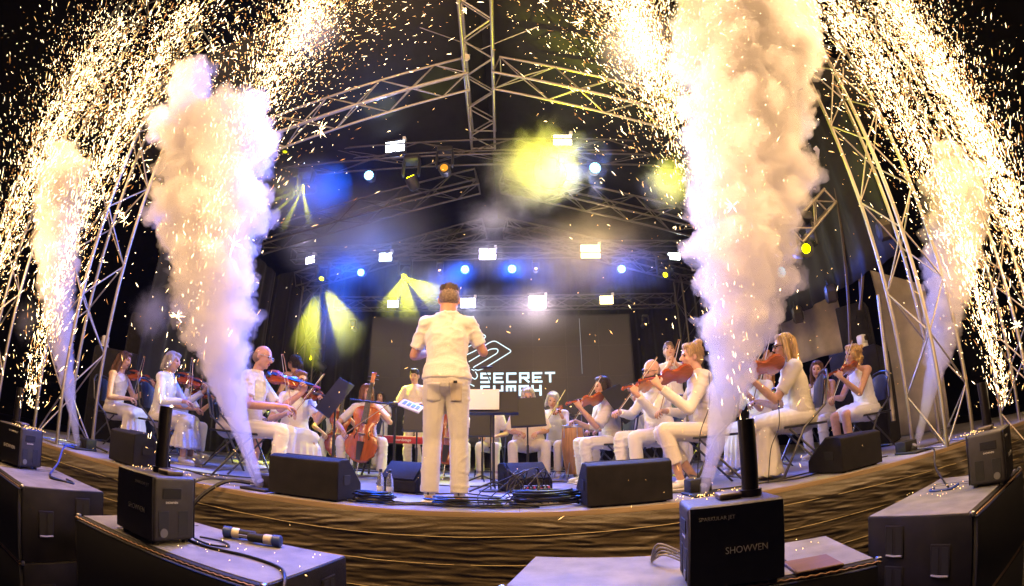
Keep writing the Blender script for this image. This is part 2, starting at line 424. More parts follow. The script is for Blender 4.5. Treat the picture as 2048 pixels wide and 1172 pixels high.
# drop ropes on the right side cloth
for (p, q, Y0, Y1, l) in [((1640, 230), (1700, 690), 4.3, 5.0, 'dark brown hanging strap nearest the smoke on the right cloth'), ((1690, 330), (1722, 600), 4.2, 4.7, 'pair of dark hanging straps joining on the right cloth'), ((1725, 390), (1720, 620), 4.1, 4.7, 'thin hanging strap on the right cloth nearest the tower')]:
    a, b = aty(*p, Y0), aty(*q, Y1)
    tag(MB().tube([a.lerp(b, t/6)+Vector((0, 0, -.04*math.sin(math.pi*t/6))) for t in range(7)], .022, 6).build('hanging_strap', mat('strap', (.10, .07, .045), .7)), l, 'strap')
tag(MB().tube([atx(1725+t*18, 612-1.5*t*t+t*30, 4.7-.05*t) if False else atx(1757+t*5, 590+t*42, 4.55-.03*t) for t in range(7)], .03, 7).build('bent_pole', M_ALU), 'bent aluminium pole in front of the right loudspeaker stack', 'pole')

# ------------------------------------------------------------------ LED screen with the orchestra's sign
SY = 9.0
T = thing('video_screen', 'dark video screen showing the white SECRET SYMPH lettering and line logo', 'screen', (0, SY, 0))
def scr(px, py): p = aty(px, py, SY); return Vector((p.x, -.035, p.z))
a, b = scr(748, 632), scr(1256, 632)
sx0, sx1, sz1 = a.x, b.x, 3.1
mscr = mat('led_screen_face', (.015, .014, .018), .35, emit=(.30, .22, .28), estr=.02, nscale=40, namt=.1)
nc, nr = 8, 4
pm = MB().rbox((0, 0, 0), ((sx1-sx0)/nc-.0006, .05, (sz1-.55)/nr-.0006), .0006, 1).mesh('led_panel', mscr, 30)
for i in range(nc):
    for j in range(nr):
        o = bpy.data.objects.new('led_panel', pm); COL.objects.link(o); o.parent = T
        o.location = (sx0+(i+.5)*(sx1-sx0)/nc, 0, .55+(j+.5)*(sz1-.55)/nr)
MB().box(((sx0+sx1)/2, .06, sz1/2+.25), (sx1-sx0+.1, .05, sz1-.4)).build('screen_frame', M_BLACK, T, 0)
MW = emat('sign_white', (.72, .93, 1.0), 1.5)
STROKES = {'S': [[(1, 1), (0, 1), (0, .5), (1, .5), (1, 0), (0, 0)]], 'E': [[(1, 1), (0, 1), (0, 0), (1, 0)], [(0, .5), (.85, .5)]], 'C': [[(1, 1), (0, 1), (0, 0), (1, 0)]],
           'R': [[(0, 0), (0, 1), (1, 1), (1, .48), (0, .48)], [(.45, .48), (1, 0)]], 'T': [[(0, 1), (1, 1)], [(.5, 1), (.5, 0)]], 'Y': [[(0, 1), (0, .5), (1, .5), (1, 1)], [(.5, .5), (.5, 0)]],
           'M': [[(0, 0), (0, 1), (1, 1), (1, 0)], [(.5, 1), (.5, 0)]], 'P': [[(0, 0), (0, 1), (1, 1), (1, .45), (0, .45)]], 'H': [[(0, 0), (0, 1)], [(1, 0), (1, 1)], [(0, .5), (1, .5)]]}
def letters(word, px0, px1, py0, py1, th):
    A, B = scr(px0, py1), scr(px1, py0); n = len(word); W = (B.x-A.x); pitch = W/n; lw = pitch*.80; hh = B.z-A.z
    for k, ch in enumerate(word):
        mb = MB()
        for st in STROKES[ch]:
            P = [Vector((A.x+k*pitch+th/2+x*(lw-th), A.y, A.z+th/2+y*(hh-th))) for x, y in st]
            for p, q in zip(P, P[1:]):
                d = (q-p).normalized(); ang = math.atan2(d.z, d.x); L = (q-p).length+th*.98
                mb.box((p+q)/2+Vector((0, -.001*(len(mb.v) % 7), 0)), (L, .004, th), Matrix.Rotation(-ang, 3, 'Y'))
            for p in P: mb.cyl(p+Vector((0, -.0025, 0)), p+Vector((0, .0025, 0)), th*.5, n=12)
        mb.build('letter', MW, T, 0)
letters('SECRET', 961, 1115, 744, 767, .043)
letters('SYMPH', 961, 1088, 770, 793, .046)
def rline(pix, rad=.05, th=.011, closed=False, m=None):
    """rounded line drawn through picture points on the screen"""
    P = [scr(*q) for q in pix]; out = []
    n = len(P)
    for i, p in enumerate(P):
        if not closed and i in (0, n-1): out.append(p); continue
        a, b = P[i-1], P[(i+1) % n]; r1 = min(rad, (p-a).length*.45); r2 = min(rad, (b-p).length*.45)
        s, e = p+(a-p).normalized()*r1, p+(b-p).normalized()*r2
        for t in range(6): u = t/5; out.append(s*(1-u)**2+p*2*u*(1-u)+e*u*u)
    MB().tube(out, th, 5, closed).build('logo_line', m or MW, T)
rline([(938, 724), (981, 698.5), (996, 698), (996, 706), (956, 730), (945, 736), (955, 742), (969, 737), (1024, 703), (990, 682), (980, 685), (968, 693)], .06)
rline([(934, 710), (946, 704.5), (958, 698)], .04)
rline([(934, 696), (955, 684)], .04)
rline([(954, 674), (966, 668.5), (973, 674), (963, 681)], .05)
rline([(938, 736), (949, 742)], .04)
rline([(938, 751), (951, 760), (956, 752), (951, 744)], .04)
rline([(940, 768), (949, 773)], .04)
rl = rline([(1158, 638), (1164, 748)], .01, .005, m=emat('faint_line', (.7, .75, .85), .45))
# ------------------------------------------------------------------ people
ORG = []          # organic meshes waiting to be skinned together (voxel union), baked in one go
def organic(name, mb, material, parent, voxel=.011, smooth=5, disp=None, extra=None, factor=.5):
    o = mb.build(name, material, parent, 180)
    rm = o.modifiers.new('r', 'REMESH'); rm.mode = 'VOXEL'; rm.voxel_size = voxel; rm.adaptivity = 0
    if smooth:
        sm = o.modifiers.new('s', 'SMOOTH'); sm.iterations = smooth; sm.factor = factor
    ORG.append((o, disp, extra)); return o
def bake_organic():
    bpy.context.view_layer.update()
    dg = bpy.context.evaluated_depsgraph_get(); new = []
    for o, disp, extra in ORG:
        new.append(bpy.data.meshes.new_from_object(o.evaluated_get(dg)))
    for (o, disp, extra), me in zip(ORG, new):
        old = o.data; mats = [x for x in old.materials]; o.modifiers.clear()
        n = len(me.vertices); co = np.empty(n*3); me.vertices.foreach_get('co', co); co = co.reshape(n, 3)
        if disp is not None and n:
            nr = np.empty(n*3); me.vertices.foreach_get('normal', nr); nr = nr.reshape(n, 3)
            co = co+nr*disp(co, nr)[:, None]; me.vertices.foreach_set('co', co.ravel())
        if extra is not None:
            bm = bmesh.new(); bm.from_mesh(me); off = len(bm.verts)
            vs = [bm.verts.new(p) for p in extra.v]
            for f in extra.f:
                try: bm.faces.new([vs[i] for i in f])
                except ValueError: pass
            bm.to_mesh(me); bm.free()
        me.update(); me.shade_smooth(); me.materials.clear()
        for x in mats: me.materials.append(x)
        me.name = o.name; o.data = me; bpy.data.meshes.remove(old)
    ORG.clear()

def loft(mb, rings, axis='z', n=20):
    """closed elliptical tube through (centre, ra, rb); rings lie across the given axis"""
    P = []; F = []; L = len(rings)
    for c, ra, rb in rings:
        c = Vector(c)
        for k in range(n):
            t = 2*math.pi*k/n; a, b = ra*math.cos(t), rb*math.sin(t)
            P.append(c+(Vector((a, b, 0)) if axis == 'z' else Vector((-a, 0, b))))
    for i in range(L-1):
        for k in range(n):
            j = (k+1) % n; F.append([i*n+k, i*n+j, (i+1)*n+j, (i+1)*n+k])
    F += [[k for k in range(n)][::-1], [(L-1)*n+k for k in range(n)]]
    return mb.add(P, F)
def smooth_rings(keys, n=18):
    out = []
    for i in range(n):
        t = i/(n-1)*(len(keys)-1); k = min(int(t), len(keys)-2); u = t-k; u = u*u*(3-2*u)
        (c0, a0, b0), (c1, a1, b1) = keys[k], keys[k+1]; out.append((Vector(c0).lerp(Vector(c1), t-k), a0+(a1-a0)*u, b0+(b1-b0)*u))
    return out
SKINS = [mat('skin_fair', (.62, .36, .24), .5, nscale=30, namt=.1), mat('skin_rosy', (.58, .31, .21), .5, nscale=30, namt=.1), mat('skin_tan', (.47, .26, .16), .5, nscale=30, namt=.1)]
for s_ in SKINS:
    b_ = s_.node_tree.nodes['Principled BSDF']; b_.inputs['Subsurface Weight'].default_value = .12; b_.inputs['Subsurface Radius'].default_value = (.02, .008, .004)
def cloth(name, col, bump=.5, bs=160): return mat(name, col, .8, nscale=5, namt=.08, bump=bump, bscale=bs, sheen=.2)
W_COT = cloth('white_cotton', (.86, .83, .78)); W_LIN = cloth('cream_linen', (.84, .79, .71), .6, 240); W_KNIT = cloth('white_crochet', (.78, .74, .67), 1.0, 90); W_SATIN = mat('white_satin', (.78, .74, .70), .45, bump=.2, bscale=40)
WHITES = [W_COT, W_LIN, cloth('ivory_jersey', (.80, .72, .60)), cloth('cool_white_poplin', (.82, .82, .84)), cloth('eggshell_crepe', (.78, .74, .68), .8, 120)]
W_SHOE = mat('white_shoe', (.74, .71, .66), .5); M_SOLE = mat('shoe_sole', (.6, .57, .52), .6)
def hairmat(name, col): return mat(name, col, .42, nscale=16, namt=.55, bump=.9, bscale=55, stretch=(6, 6, .5))
HAIR = {'brown': hairmat('brown_hair', (.13, .055, .022)), 'grey': hairmat('grey_hair', (.48, .43, .38)), 'dark': hairmat('dark_hair', (.03, .018, .012)), 'blonde': hairmat('blonde_hair', (.62, .40, .15)),
        'auburn': hairmat('auburn_hair', (.22, .09, .035)), 'fair': hairmat('fair_hair', (.45, .29, .13)), 'salt': hairmat('salt_and_pepper_hair', (.16, .11, .075)), 'cropped': mat('cropped_brown_grey_hair', (.12, .075, .045), .6, nscale=9, namt=.75, bump=.9, bscale=160, stretch=(3, 3, .8)), 'greysides': mat('greying_cropped_sides', (.24, .175, .13), .7, nscale=60, namt=.5, bump=.5, bscale=300), 'stubble': mat('shaved_hair', (.30, .19, .13), .7)}
M_EYE = mat('eye', (.03, .02, .015), .2); M_LIP = mat('lips', (.42, .13, .10), .5); M_SPEC = mat('spectacle_frame', (.02, .015, .012), .35); M_SPECW = mat('pale_spectacle_frame', (.6, .58, .55), .3, .6)

def wrinkle(amp=.006, f=11., seed=0., aniso=(.7, .7, 1.5)):
    A = np.array(aniso)
    def d(co, nr):
        wv = np.stack([vnoise(co*4+seed), vnoise(co*4+9+seed), vnoise(co*4+4+seed)], 1)
        q = co*f*A+seed+wv*1.3
        ridge = np.clip(1-np.abs(vnoise(q))*2.6, 0, 1)**2
        q2 = co*f*1.9*A[[1, 0, 2]]+5+seed+wv*2
        ridge2 = np.clip(1-np.abs(vnoise(q2))*2.6, 0, 1)**2
        mask = np.clip(.55+vnoise(co*3.1+seed), .1, 1)
        return amp*(1.5*ridge+.7*ridge2)*mask-.3*amp
    return d
def pleats(amp, f, z_on, seed=0.):
    def d(co, nr):
        a = np.arctan2(co[:, 0], co[:, 1]-.2); w_ = np.clip((z_on-co[:, 2])/.15, .15, 1)
        return amp*w_*np.sin(a*f+3*vnoise(co*np.array([2, 2, .6])+seed))+.004*vnoise(co*14+seed)
    return d

def hand(mb, ex, wrist, d, n, s=1., curl=.8):
    """palm goes into the body mass, five separate bent fingers into ex. d: towards the knuckles, n: palm side"""
    d = Vector(d).normalized(); n = Vector(n); n = (n-d*n.dot(d)).normalized(); b = d.cross(n)
    w_ = Vector(wrist)
    mb.cap(w_, w_+d*.03*s, .026*s, .028*s)
    for t in (-.022, 0, .022): mb.cap(w_+d*.03*s+b*t*s, w_+d*.082*s+b*t*1.25*s, .016*s, .0135*s)
    L = (.036, .043, .040, .030)
    for k in range(4):
        t = (-.030+.02*k)*s; p0 = w_+d*.078*s+b*t; c = curl*(.85+.1*k)
        p1 = p0+(d*math.cos(c*.6)+n*math.sin(c*.6))*L[k]*s; p2 = p1+(d*math.cos(c*1.6)+n*math.sin(c*1.6))*L[k]*.75*s
        p3 = p2+(d*math.cos(c*2.3)+n*math.sin(c*2.3))*L[k]*.55*s
        ex.tube([p0, p1, p2, p3], [.0095*s, .009*s, .0082*s, .006*s], 6)
    p0 = w_+d*.03*s-b*.028*s; p1 = p0+(d*.5-b*.6+n*.5).normalized()*.038*s; p2 = p1+(d*.75-b*.1+n*.6).normalized()*.032*s
    ex.tube([p0, p1, p2], [.0125*s, .011*s, .008*s], 6)

def head(mb, c, M, s, feat):
    """skull, jaw, nose, ears, chin; M: head rotation (local +y is the face)"""
    P = lambda x, y, z: Vector(c)+M @ Vector((x*s, y*s, z*s))
    mb.ball(P(0, -.008, .028), (.077*s, .096*s, .095*s), 3, M)
    mb.ball(P(0, .022, -.035), (.063*s, .072*s, .082*s), 3, M)
    mb.ball(P(0, .070, -.088), (.024*s, .022*s, .018*s), 2, M)
    mb.ball(P(0, .080, .030), (.050*s, .016*s, .014*s), 2, M)
    mb.cap(P(0, .093, .018), P(0, .113, -.022), .0095*s, .0145*s)
    mb.ball(P(0, .094, -.026), (.019*s, .014*s, .010*s), 2, M)
    for q in (-1, 1):
        mb.ball(P(q*.040, .066, -.022), (.022*s, .022*s, .022*s), 2, M)
        mb.ball(P(q*.079, -.006, -.008), (.010*s, .020*s, .033*s), 2, M)
    return P

def hair(kind, c, M, s, parent, colour, voxel):
    P = lambda x, y, z: Vector(c)+M @ Vector((x*s, y*s, z*s)); mb = MB(); m = HAIR[colour]
    streak = lambda co, nr: .006*s*vnoise(co*np.array([70, 70, 9]))+.005*s*vnoise(co*30)
    if kind == 'bald': return None
    if kind == 'stubble':
        mb.ball(P(0, -.030, -.004), (.081*s, .083*s, .070*s), 3, M); sm = lambda co, nr: .001*vnoise(co*80)
        return organic('hair', mb, m, parent, voxel*.8, 3, sm)
    if kind == 'crop':
        sd = MB(); sd.ball(P(0, -.024, .012), (.0815*s, .090*s, .078*s), 3, M); organic('cropped_sides', sd, HAIR['greysides'], parent, voxel*.7, 2, lambda co, nr: .0018*vnoise(co*110))
        mb.ball(P(0, -.004, .072), (.077*s, .096*s, .050*s), 3, M); mb.ball(P(0, -.055, .065), (.060*s, .045*s, .058*s), 3, M); mb.rbox(P(0, -.004, .092), (.128*s, .15*s, .030*s), .014, 2, M)
        return organic('hair', mb, m, parent, voxel*.7, 1, lambda co, nr: .005*s*vnoise(co*np.array([120, 120, 40]))+.003*vnoise(co*45))
    if kind == 'short':
        mb.ball(P(0, -.014, .042), (.083*s, .099*s, .092*s), 3, M); mb.ball(P(0, -.050, -.012), (.080*s, .056*s, .062*s), 3, M); mb.ball(P(0, .03, .105), (.062*s, .055*s, .036*s), 2, M)
        return organic('hair', mb, m, parent, voxel*.8, 2, lambda co, nr: .004*s*vnoise(co*90)+.003*vnoise(co*45))
    mb.ball(P(0, -.018, .044), (.088*s, .098*s, .093*s), 3, M)
    mb.ball(P(0, -.055, -.005), (.083*s, .065*s, .085*s), 3, M)
    mb.ball(P(0, .040, .100), (.066*s, .045*s, .030*s), 2, M)
    if kind in ('long', 'verylong'):
        z1 = -.32 if kind == 'long' else -.40
        for q in (-1, 1):
            mb.cap(P(q*.072, .012, .05), P(q*.088, .0, -.10), .028*s, .030*s); mb.cap(P(q*.088, .0, -.10), P(q*.085, .02 if kind == 'long' else -.03, z1*.75), .030*s, .016*s)
        for x in (-.05, 0, .05):
            mb.cap(P(x, -.075, .03), P(x*1.3, -.088, -.16), .045*s, .042*s); mb.cap(P(x*1.3, -.088, -.16), P(x*1.2, -.10, z1), .042*s, .018*s)
    elif kind == 'bob':
        for q in (-1, 1):
            mb.cap(P(q*.070, .018, .05), P(q*.086, .006, -.095), .030*s, .026*s)
        for x in (-.05, 0, .05): mb.cap(P(x, -.07, .03), P(x*1.25, -.078, -.11), .045*s, .034*s)
    elif kind == 'bun':
        mb.ball(P(0, -.075, .125), (.048*s, .046*s, .042*s), 3, M)
    elif kind == 'ponytail':
        mb.cap(P(0, -.10, .06), P(.0, -.17, .0), .03*s, .045*s); mb.cap(P(.0, -.17, .0), P(.02, -.20, -.16), .045*s, .022*s)
    elif kind == 'curly':
        rr = random.Random(11)
        for k in range(60):
            a = rr.uniform(0, 2*math.pi); z = rr.uniform(-.13, .10); rad = .085+.02*rr.random()
            x, y = rad*math.sin(a), rad*math.cos(a)-.02
            if y > .045 and z < .06: continue
            mb.ball(P(x, y, z), .030*s*rr.uniform(.7, 1.15), 1)
        streak = lambda co, nr: .010*s*vnoise(co*42)
    elif kind == 'updo':
        mb.ball(P(0, -.085, .05), (.06*s, .05*s, .055*s), 3, M); mb.cap(P(-.06, .03, .06), P(-.083, .01, -.04), .02*s, .012*s); mb.cap(P(.06, .03, .06), P(.083, .01, -.04), .02*s, .012*s)
    o = organic('hair', mb, m, parent, voxel*.85, 2, streak)
    if kind in ('long', 'verylong', 'bob', 'curly', 'ponytail', 'bun', 'updo'):
        rr = random.Random(len(ORG)); st = MB(); zl = {'long': -.33, 'verylong': -.42, 'bob': -.14, 'curly': -.12, 'ponytail': -.02, 'bun': .0, 'updo': -.02}[kind]
        for k in range(110):
            a = rr.uniform(-2.35, 2.35); ca, sa = math.cos(a), math.sin(a); w1 = rr.uniform(.97, 1.06); pts = []
            for t in range(7):
                u = t/6; z = .132+(zl-.132)*u**1.25+rr.uniform(-.006, .006); e = min(1, math.sqrt(max(0, 1-((max(z, .03)-.044)/.096)**2)))
                rx, ry = .091*e*w1, .100*e*w1
                if z < -.02: rx, ry = .096*w1, .108*w1*(1 if ca > 0 else .6)
                pts.append(P(rx*sa+rr.uniform(-.004, .004)*(1+3*u), -.022-ry*ca+rr.uniform(-.004, .004), z))
            st.tube(pts, [.0016, .002, .002, .002, .0018, .0014, .0008], 4)
        q = st.build('hair_strands', m, o, 180); q['kind'] = 'stuff'
    return o

def person(label, loc, h, s=.95, seated=True, lean=.04, girth=1., skin=0, hairk=('long', 'brown'), top='short', bottom='trousers', head_yaw=0., head_pitch=0., head_tilt=0.,
           arms='violin', specs=None, voxel=.012, hem=.12, spread=.11, shoes=True, zoff=0., topmat=None, botmat=None, legs=None, beard=False, kneefwd=.43, seat=.515, headscale=1.0, neck=1.0, fold=1.0, tfold=1.0, legk=1.0):
    jj = random.Random(label+'x'); lean += jj.uniform(-.02, .035) if seated else 0; head_pitch += jj.uniform(-7, 5) if seated else 0; head_tilt += jj.uniform(-5, 5) if seated else 0
    T = thing('person', label, 'person', (loc[0], loc[1], zoff), R(h), 'orchestra members in white')
    V = lambda x, y, z: Vector((x*s, y*s, z*s)); g = girth
    body, ex = MB(), MB()
    pz = seat if seated else .95
    ly = lean
    pel = V(0, 0, pz); waist = V(0, ly*.35, pz+.18); chest = V(0, ly*.85, pz+.36); upc = V(0, ly*1.0, pz+.46); nk = V(0, ly*1.15, pz+.55)
    hd_c = V(0, ly*1.4+.028, pz+.70)
    trunk = [(pel+V(0, 0, -.10), .10, .08), (pel+V(0, 0, -.03), .165*g, .125*g), (pel.lerp(waist, .45), .158*g, .12*g), (waist, .138*g, .108*g), (waist.lerp(chest, .55), .148*(1+(g-1)*.8), .114*(1+(g-1)*.8)), (chest, .162*(1+(g-1)*.5), .118*(1+(g-1)*.5)), (upc, .150*(1+(g-1)*.3), .098), (upc+V(0, 0, .055), .085, .06)]
    def trunk_into(mb, d):
        loft(mb, smooth_rings([(p, a*s+d, b*s+d) for p, a, b in trunk], 24))
    sh = {q: V(q*.178, ly*1.0-.01, pz+.475) for q in (-1, 1)}
    trunk_into(body, 0)
    body.cap(upc, nk+V(0, .01, .05), .066*s*neck, .054*s*neck); body.cap(nk, hd_c-V(0, .01, .04), .055*s*neck, .053*s*neck)
    hs = s*headscale
    hM = Euler((R(head_pitch), R(head_tilt), R(head_yaw)), 'XYZ').to_matrix()
    P = head(body, hd_c, hM, hs, None)
    # arms: (elbow, wrist, knuckle direction, palm side)
    # violin line: from the left collar forward and to the left
    vio = (V(-.07, ly+.085, pz+.545), V(-.24, ly+.55, pz+.47))     # end button, scroll
    if arms == 'violin':
        el = {-1: V(-.235, ly+.20, pz+.20), 1: V(.33, ly+.10, pz+.17)}; vd = (vio[1]-vio[0]).normalized()
        wr = {-1: vio[0]+vd*(.405*s)+V(-.035, -.02, -.075), 1: V(.17, ly+.34, pz+.21)}
        hd = {-1: (Vector((.35, .35, .85)), Vector((.8, -.1, .3))), 1: (Vector((-.55, .75, .0)), Vector((-.2, -.1, -1)))}; cu = {-1: 1.15, 1: .9}
    elif arms == 'cello':
        el = {-1: V(-.36, ly+.14, pz+.28), 1: V(.40, ly+.12, pz+.22)}; wr = {-1: V(-.17, ly+.25, pz+.47), 1: V(.26, ly+.42, pz+.12)}
        hd = {-1: (Vector((.7, .2, .4)), Vector((.3, -1, -.2))), 1: (Vector((-.2, .6, -.5)), Vector((-.6, -.1, -.6)))}; cu = {-1: 1.1, 1: 1.0}
    elif arms == 'lap':
        el = {-1: V(-.27, .06, pz+.2), 1: V(.27, .06, pz+.2)}; wr = {-1: V(-.12, .28, pz+.16), 1: V(.12, .28, pz+.16)}
        hd = {-1: (Vector((.4, .8, -.1)), Vector((0, 0, -1))), 1: (Vector((-.4, .8, -.1)), Vector((0, 0, -1)))}; cu = {-1: .9, 1: .9}
    elif arms == 'mouth':
        el = {-1: V(-.27, .12, pz+.27), 1: V(.27, .12, pz+.27)}; wr = {-1: V(-.05, .26, pz+.50), 1: V(.06, .26, pz+.46)}
        hd = {-1: (Vector((.4, .2, .7)), Vector((.6, -.6, 0))), 1: (Vector((-.4, .2, .7)), Vector((-.6, -.6, 0)))}; cu = {-1: 1.2, 1: 1.2}
    elif arms == 'conduct':
        el = {-1: V(-.285, .06, pz+.225), 1: V(.29, .06, pz+.255)}; wr = {-1: V(-.19, .28, pz+.30), 1: V(.235, .28, pz+.38)}
        hd = {-1: (Vector((.35, .8, .2)), Vector((.3, 0, -1))), 1: (Vector((-.15, .8, .35)), Vector((-.3, 0, -1)))}; cu = {-1: .6, 1: .8}
    elif arms == 'drum':
        el = {-1: V(-.30, .1, pz+.2), 1: V(.30, .1, pz+.2)}; wr = {-1: V(-.2, .34, pz+.2), 1: V(.2, .34, pz+.22)}
        hd = {-1: (Vector((.1, .9, .1)), Vector((0, 0, -1))), 1: (Vector((-.1, .9, .1)), Vector((0, 0, -1)))}; cu = {-1: 1.2, 1: 1.2}
    if arms == 'violin':
        jr = random.Random(label); wr[1] = wr[1]+V(jr.uniform(-.05, .06), jr.uniform(-.05, .05), jr.uniform(-.04, .09)); el[1] = el[1]+V(jr.uniform(-.03, .03), 0, jr.uniform(-.02, .08)); el[-1] = el[-1]+V(jr.uniform(-.02, .05), jr.uniform(-.03, .04), jr.uniform(-.03, .03))
    ak = .9+.1*g
    for q in (-1, 1):
        body.cap(upc+V(q*.05, 0, .03), sh[q], .060*s, .058*s); body.cap(sh[q], el[q], .050*s*ak, .040*s*ak)
        body.cap(el[q], el[q].lerp(wr[q], .35), .040*s*ak, .041*s*ak); body.cap(el[q].lerp(wr[q], .35), wr[q], .041*s*ak, .026*s)
        hand(body, ex, wr[q], hd[q][0], hd[q][1], s*1.02, cu[q])
    # legs
    if seated:
        hip = {q: V(q*.09, .03, pz-.015) for q in (-1, 1)}
        kn = {q: V(q*spread*1.15, kneefwd, pz-.01) for q in (-1, 1)}; an = {q: V(q*spread*1.1, kneefwd-.03, .085) for q in (-1, 1)}
        if legs: kn, an = {q: V(*legs[q][0]) for q in (-1, 1)}, {q: V(*legs[q][1]) for q in (-1, 1)}
    else:
        hip = {q: V(q*.09, 0, .90) for q in (-1, 1)}; kn = {q: V(q*.105, .02, .49) for q in (-1, 1)}; an = {q: V(q*.115, -.02, .085) for q in (-1, 1)}
    lg = (.8+.2*g)*legk
    for q in (-1, 1):
        body.cap(hip[q], kn[q], .084*s*lg, .058*s); body.cap(kn[q], kn[q].lerp(an[q], .35), .056*s, .056*s*lg); body.cap(kn[q].lerp(an[q], .35), an[q], .056*s*lg, .036*s)
        fd = V(q*.03, .13, -.05); body.cap(an[q]+V(0, -.02, -.035), an[q]+fd, .036*s, .028*s)
    skm = SKINS[skin]
    organic('body', body, skm, T, voxel*.82, 4, None, ex, .45)
    # face details
    for q in (-1, 1):
        MB().ball(P(q*.031, .083, .012), (.013*s, .008*s, .0075*s), 2, hM).build('eye', M_EYE, T, 180)
        MB().cap(P(q*.016, .094, .033), P(q*.047, .082, .032), .0045*s, .0035*s).build('eyebrow', HAIR.get(hairk[1], HAIR['dark']), T, 180)
    MB().ball(P(0, .093, -.055), (.022*s, .010*s, .0075*s), 2, hM).build('mouth', M_LIP, T, 180)
    hair(hairk[0], hd_c, hM, hs, T, hairk[1], voxel)
    if beard:
        mb = MB(); mb.ball(P(0, .050, -.082), (.055*s, .052*s, .045*s), 3, hM); mb.cap(P(-.07, .01, -.03), P(-.05, .05, -.08), .016*s, .02*s); mb.cap(P(.07, .01, -.03), P(.05, .05, -.08), .016*s, .02*s)
        organic('beard', mb, HAIR['salt'], T, voxel*.7, 2, lambda co, nr: .003*vnoise(co*70))
    if specs:
        mb = MB(); mm = M_SPEC if specs == 'dark' else M_SPECW
        for q in (-1, 1):
            mb.tube([P(q*.034+.024*math.cos(t*math.pi/6), .103, .010+.018*math.sin(t*math.pi/6)) for t in range(12)], .0035*s, 5, True)
            mb.tube([P(q*.058, .102, .014), P(q*.078, .05, .014), P(q*.083, -.01, .008)], .003*s, 5)
        mb.tube([P(-.011, .105, .012), P(.011, .105, .012)], .003*s, 5); mb.build('spectacles', mm, T)
    # clothing
    if topmat is None: topmat = WHITES[sum(map(ord, label)) % len(WHITES)]
    topmat = topmat or W_COT; botmat = botmat or topmat; tp = MB(); D = .013*s
    def legs_into(mb, d, low):
        for q in (-1, 1):
            mb.cap(hip[q], kn[q], .084*s*lg+d, .058*s*legk+d*1.2); e = kn[q].lerp(an[q], low)
            mb.cyl(kn[q], e, .058*s*legk+d*1.2, .052*s*legk+d*1.5, 14)
    if top:
        trunk_into(tp, D)
        if top != 'strappy':
            tp.cyl(upc+V(0, 0, .02), nk+V(0, 0, .022), .105*s, .068*s*neck, 18)
            for q in (-1, 1):
                tp.cap(upc+V(q*.03, 0, .035), sh[q], .072*s, .070*s)
                if top == 'short': tp.cyl(sh[q], sh[q].lerp(el[q], .76), .064*s*ak, .060*s*ak, 16)
                elif top == 'loose': tp.cyl(sh[q], sh[q].lerp(el[q], .95), .066*s*ak, .085*s*ak, 16)
                elif top == 'long':
                    tp.cap(sh[q], el[q], .060*s*ak, .054*s*ak); tp.cyl(el[q], el[q].lerp(wr[q], .9), .054*s*ak, .042*s, 14)
        else:
            for q in (-1, 1): tp.cap(upc+V(q*.075, .045, -.02), upc+V(q*.09, -.02, .055), .022*s, .020*s)
        if not seated: loft(tp, smooth_rings([(pel+V(0, 0, .02), .172*s*g+D*1.6, .132*s*g+D*1.6), (pel+V(0, 0, .10), .16*s*g+D*1.5, .122*s*g+D*1.5), (waist, .138*s*g+D*1.3, .108*s*g+D*1.3)], 8))
        organic('top' if bottom != 'dress' else 'bodice', tp, topmat, T, voxel, 3, wrinkle(.0065*fold, 11, s*31+h), None, .4)
    if bottom == 'trousers' or bottom == 'cropped':
        bt = MB(); bt.ball(pel, (.17*s*g+D, .13*s*g+D, .115*s+D), 3); legs_into(bt, D, (.95 if seated else 1.03) if bottom == 'trousers' else .66)
        organic('trousers', bt, botmat, T, voxel, 3, wrinkle(.009*tfold, 9, s*17+h, (.6, .6, 1.7)), None, .4)
    elif bottom in ('skirt', 'dress', 'shortskirt'):
        bt = MB(); bt.ball(pel, (.175*s*g+D, .14*s*g+D, .12*s+D), 3)
        kc = (kn[-1]+kn[1])/2; hw = (kn[1]-kn[-1]).length/2
        q_ = 1 if bottom != 'shortskirt' else .80
        loft(bt, smooth_rings([(pel+V(0, -.10, 0), .13*s*g, .10*s), (pel+V(0, -.02, 0), .175*s*g+D, .125*s+D), (pel.lerp(kc, .5*q_)+V(0, 0, .005), (.165*g*.5*s+(hw+.09*s)*.5)+D, .105*s+D), (pel.lerp(kc, q_)+V(0, .03*q_, 0), hw+.082*s+D, .085*s+D), (pel.lerp(kc, q_)+V(0, .07*q_, -.01), hw+.05*s, .05*s)], 16), 'y')
        if bottom != 'shortskirt':
            zl = hem*s
            loft(bt, smooth_rings([(Vector((0, kc.y-.05*s, zl)), hw+.15*s, .17*s), (Vector((0, kc.y-.05*s, zl+.15)), hw+.125*s, .145*s), (Vector((0, kc.y-.05*s, kc.z-.06)), hw+.095*s, .125*s), (Vector((0, kc.y-.06*s, kc.z+.05*s)), hw+.06*s, .10*s)], 14))
        organic('skirt', bt, botmat, T, voxel, 3, pleats(.010, 26, kc.z-.02, s*13+h) if bottom != 'shortskirt' else wrinkle(.005, 10, h), None, .4)
    if shoes:
        for q in (-1, 1):
            sm = MB(); a_ = an[q]; sm.ball(a_+V(0, .0, -.025), (.045*s, .055*s, .05*s), 3); sm.ball(a_+V(q*.012, .075, -.045), (.046*s, .085*s, .032*s), 3); sm.ball(a_+V(q*.02, .13, -.05), (.042*s, .05*s, .028*s), 3)
            o = organic('shoe', sm, W_SHOE, T, voxel*.8, 2)
            so = MB(); so.rbox(a_+V(q*.012, .055, -.077), (.09*s, .27*s, .018), .008, 2); so.build('sole', M_SOLE, o)
    return dict(T=T, s=s, vio=vio, wr=wr, hd=hd, ly=ly, pz=pz, h=h, hd_c=hd_c, P=P, kn=kn)

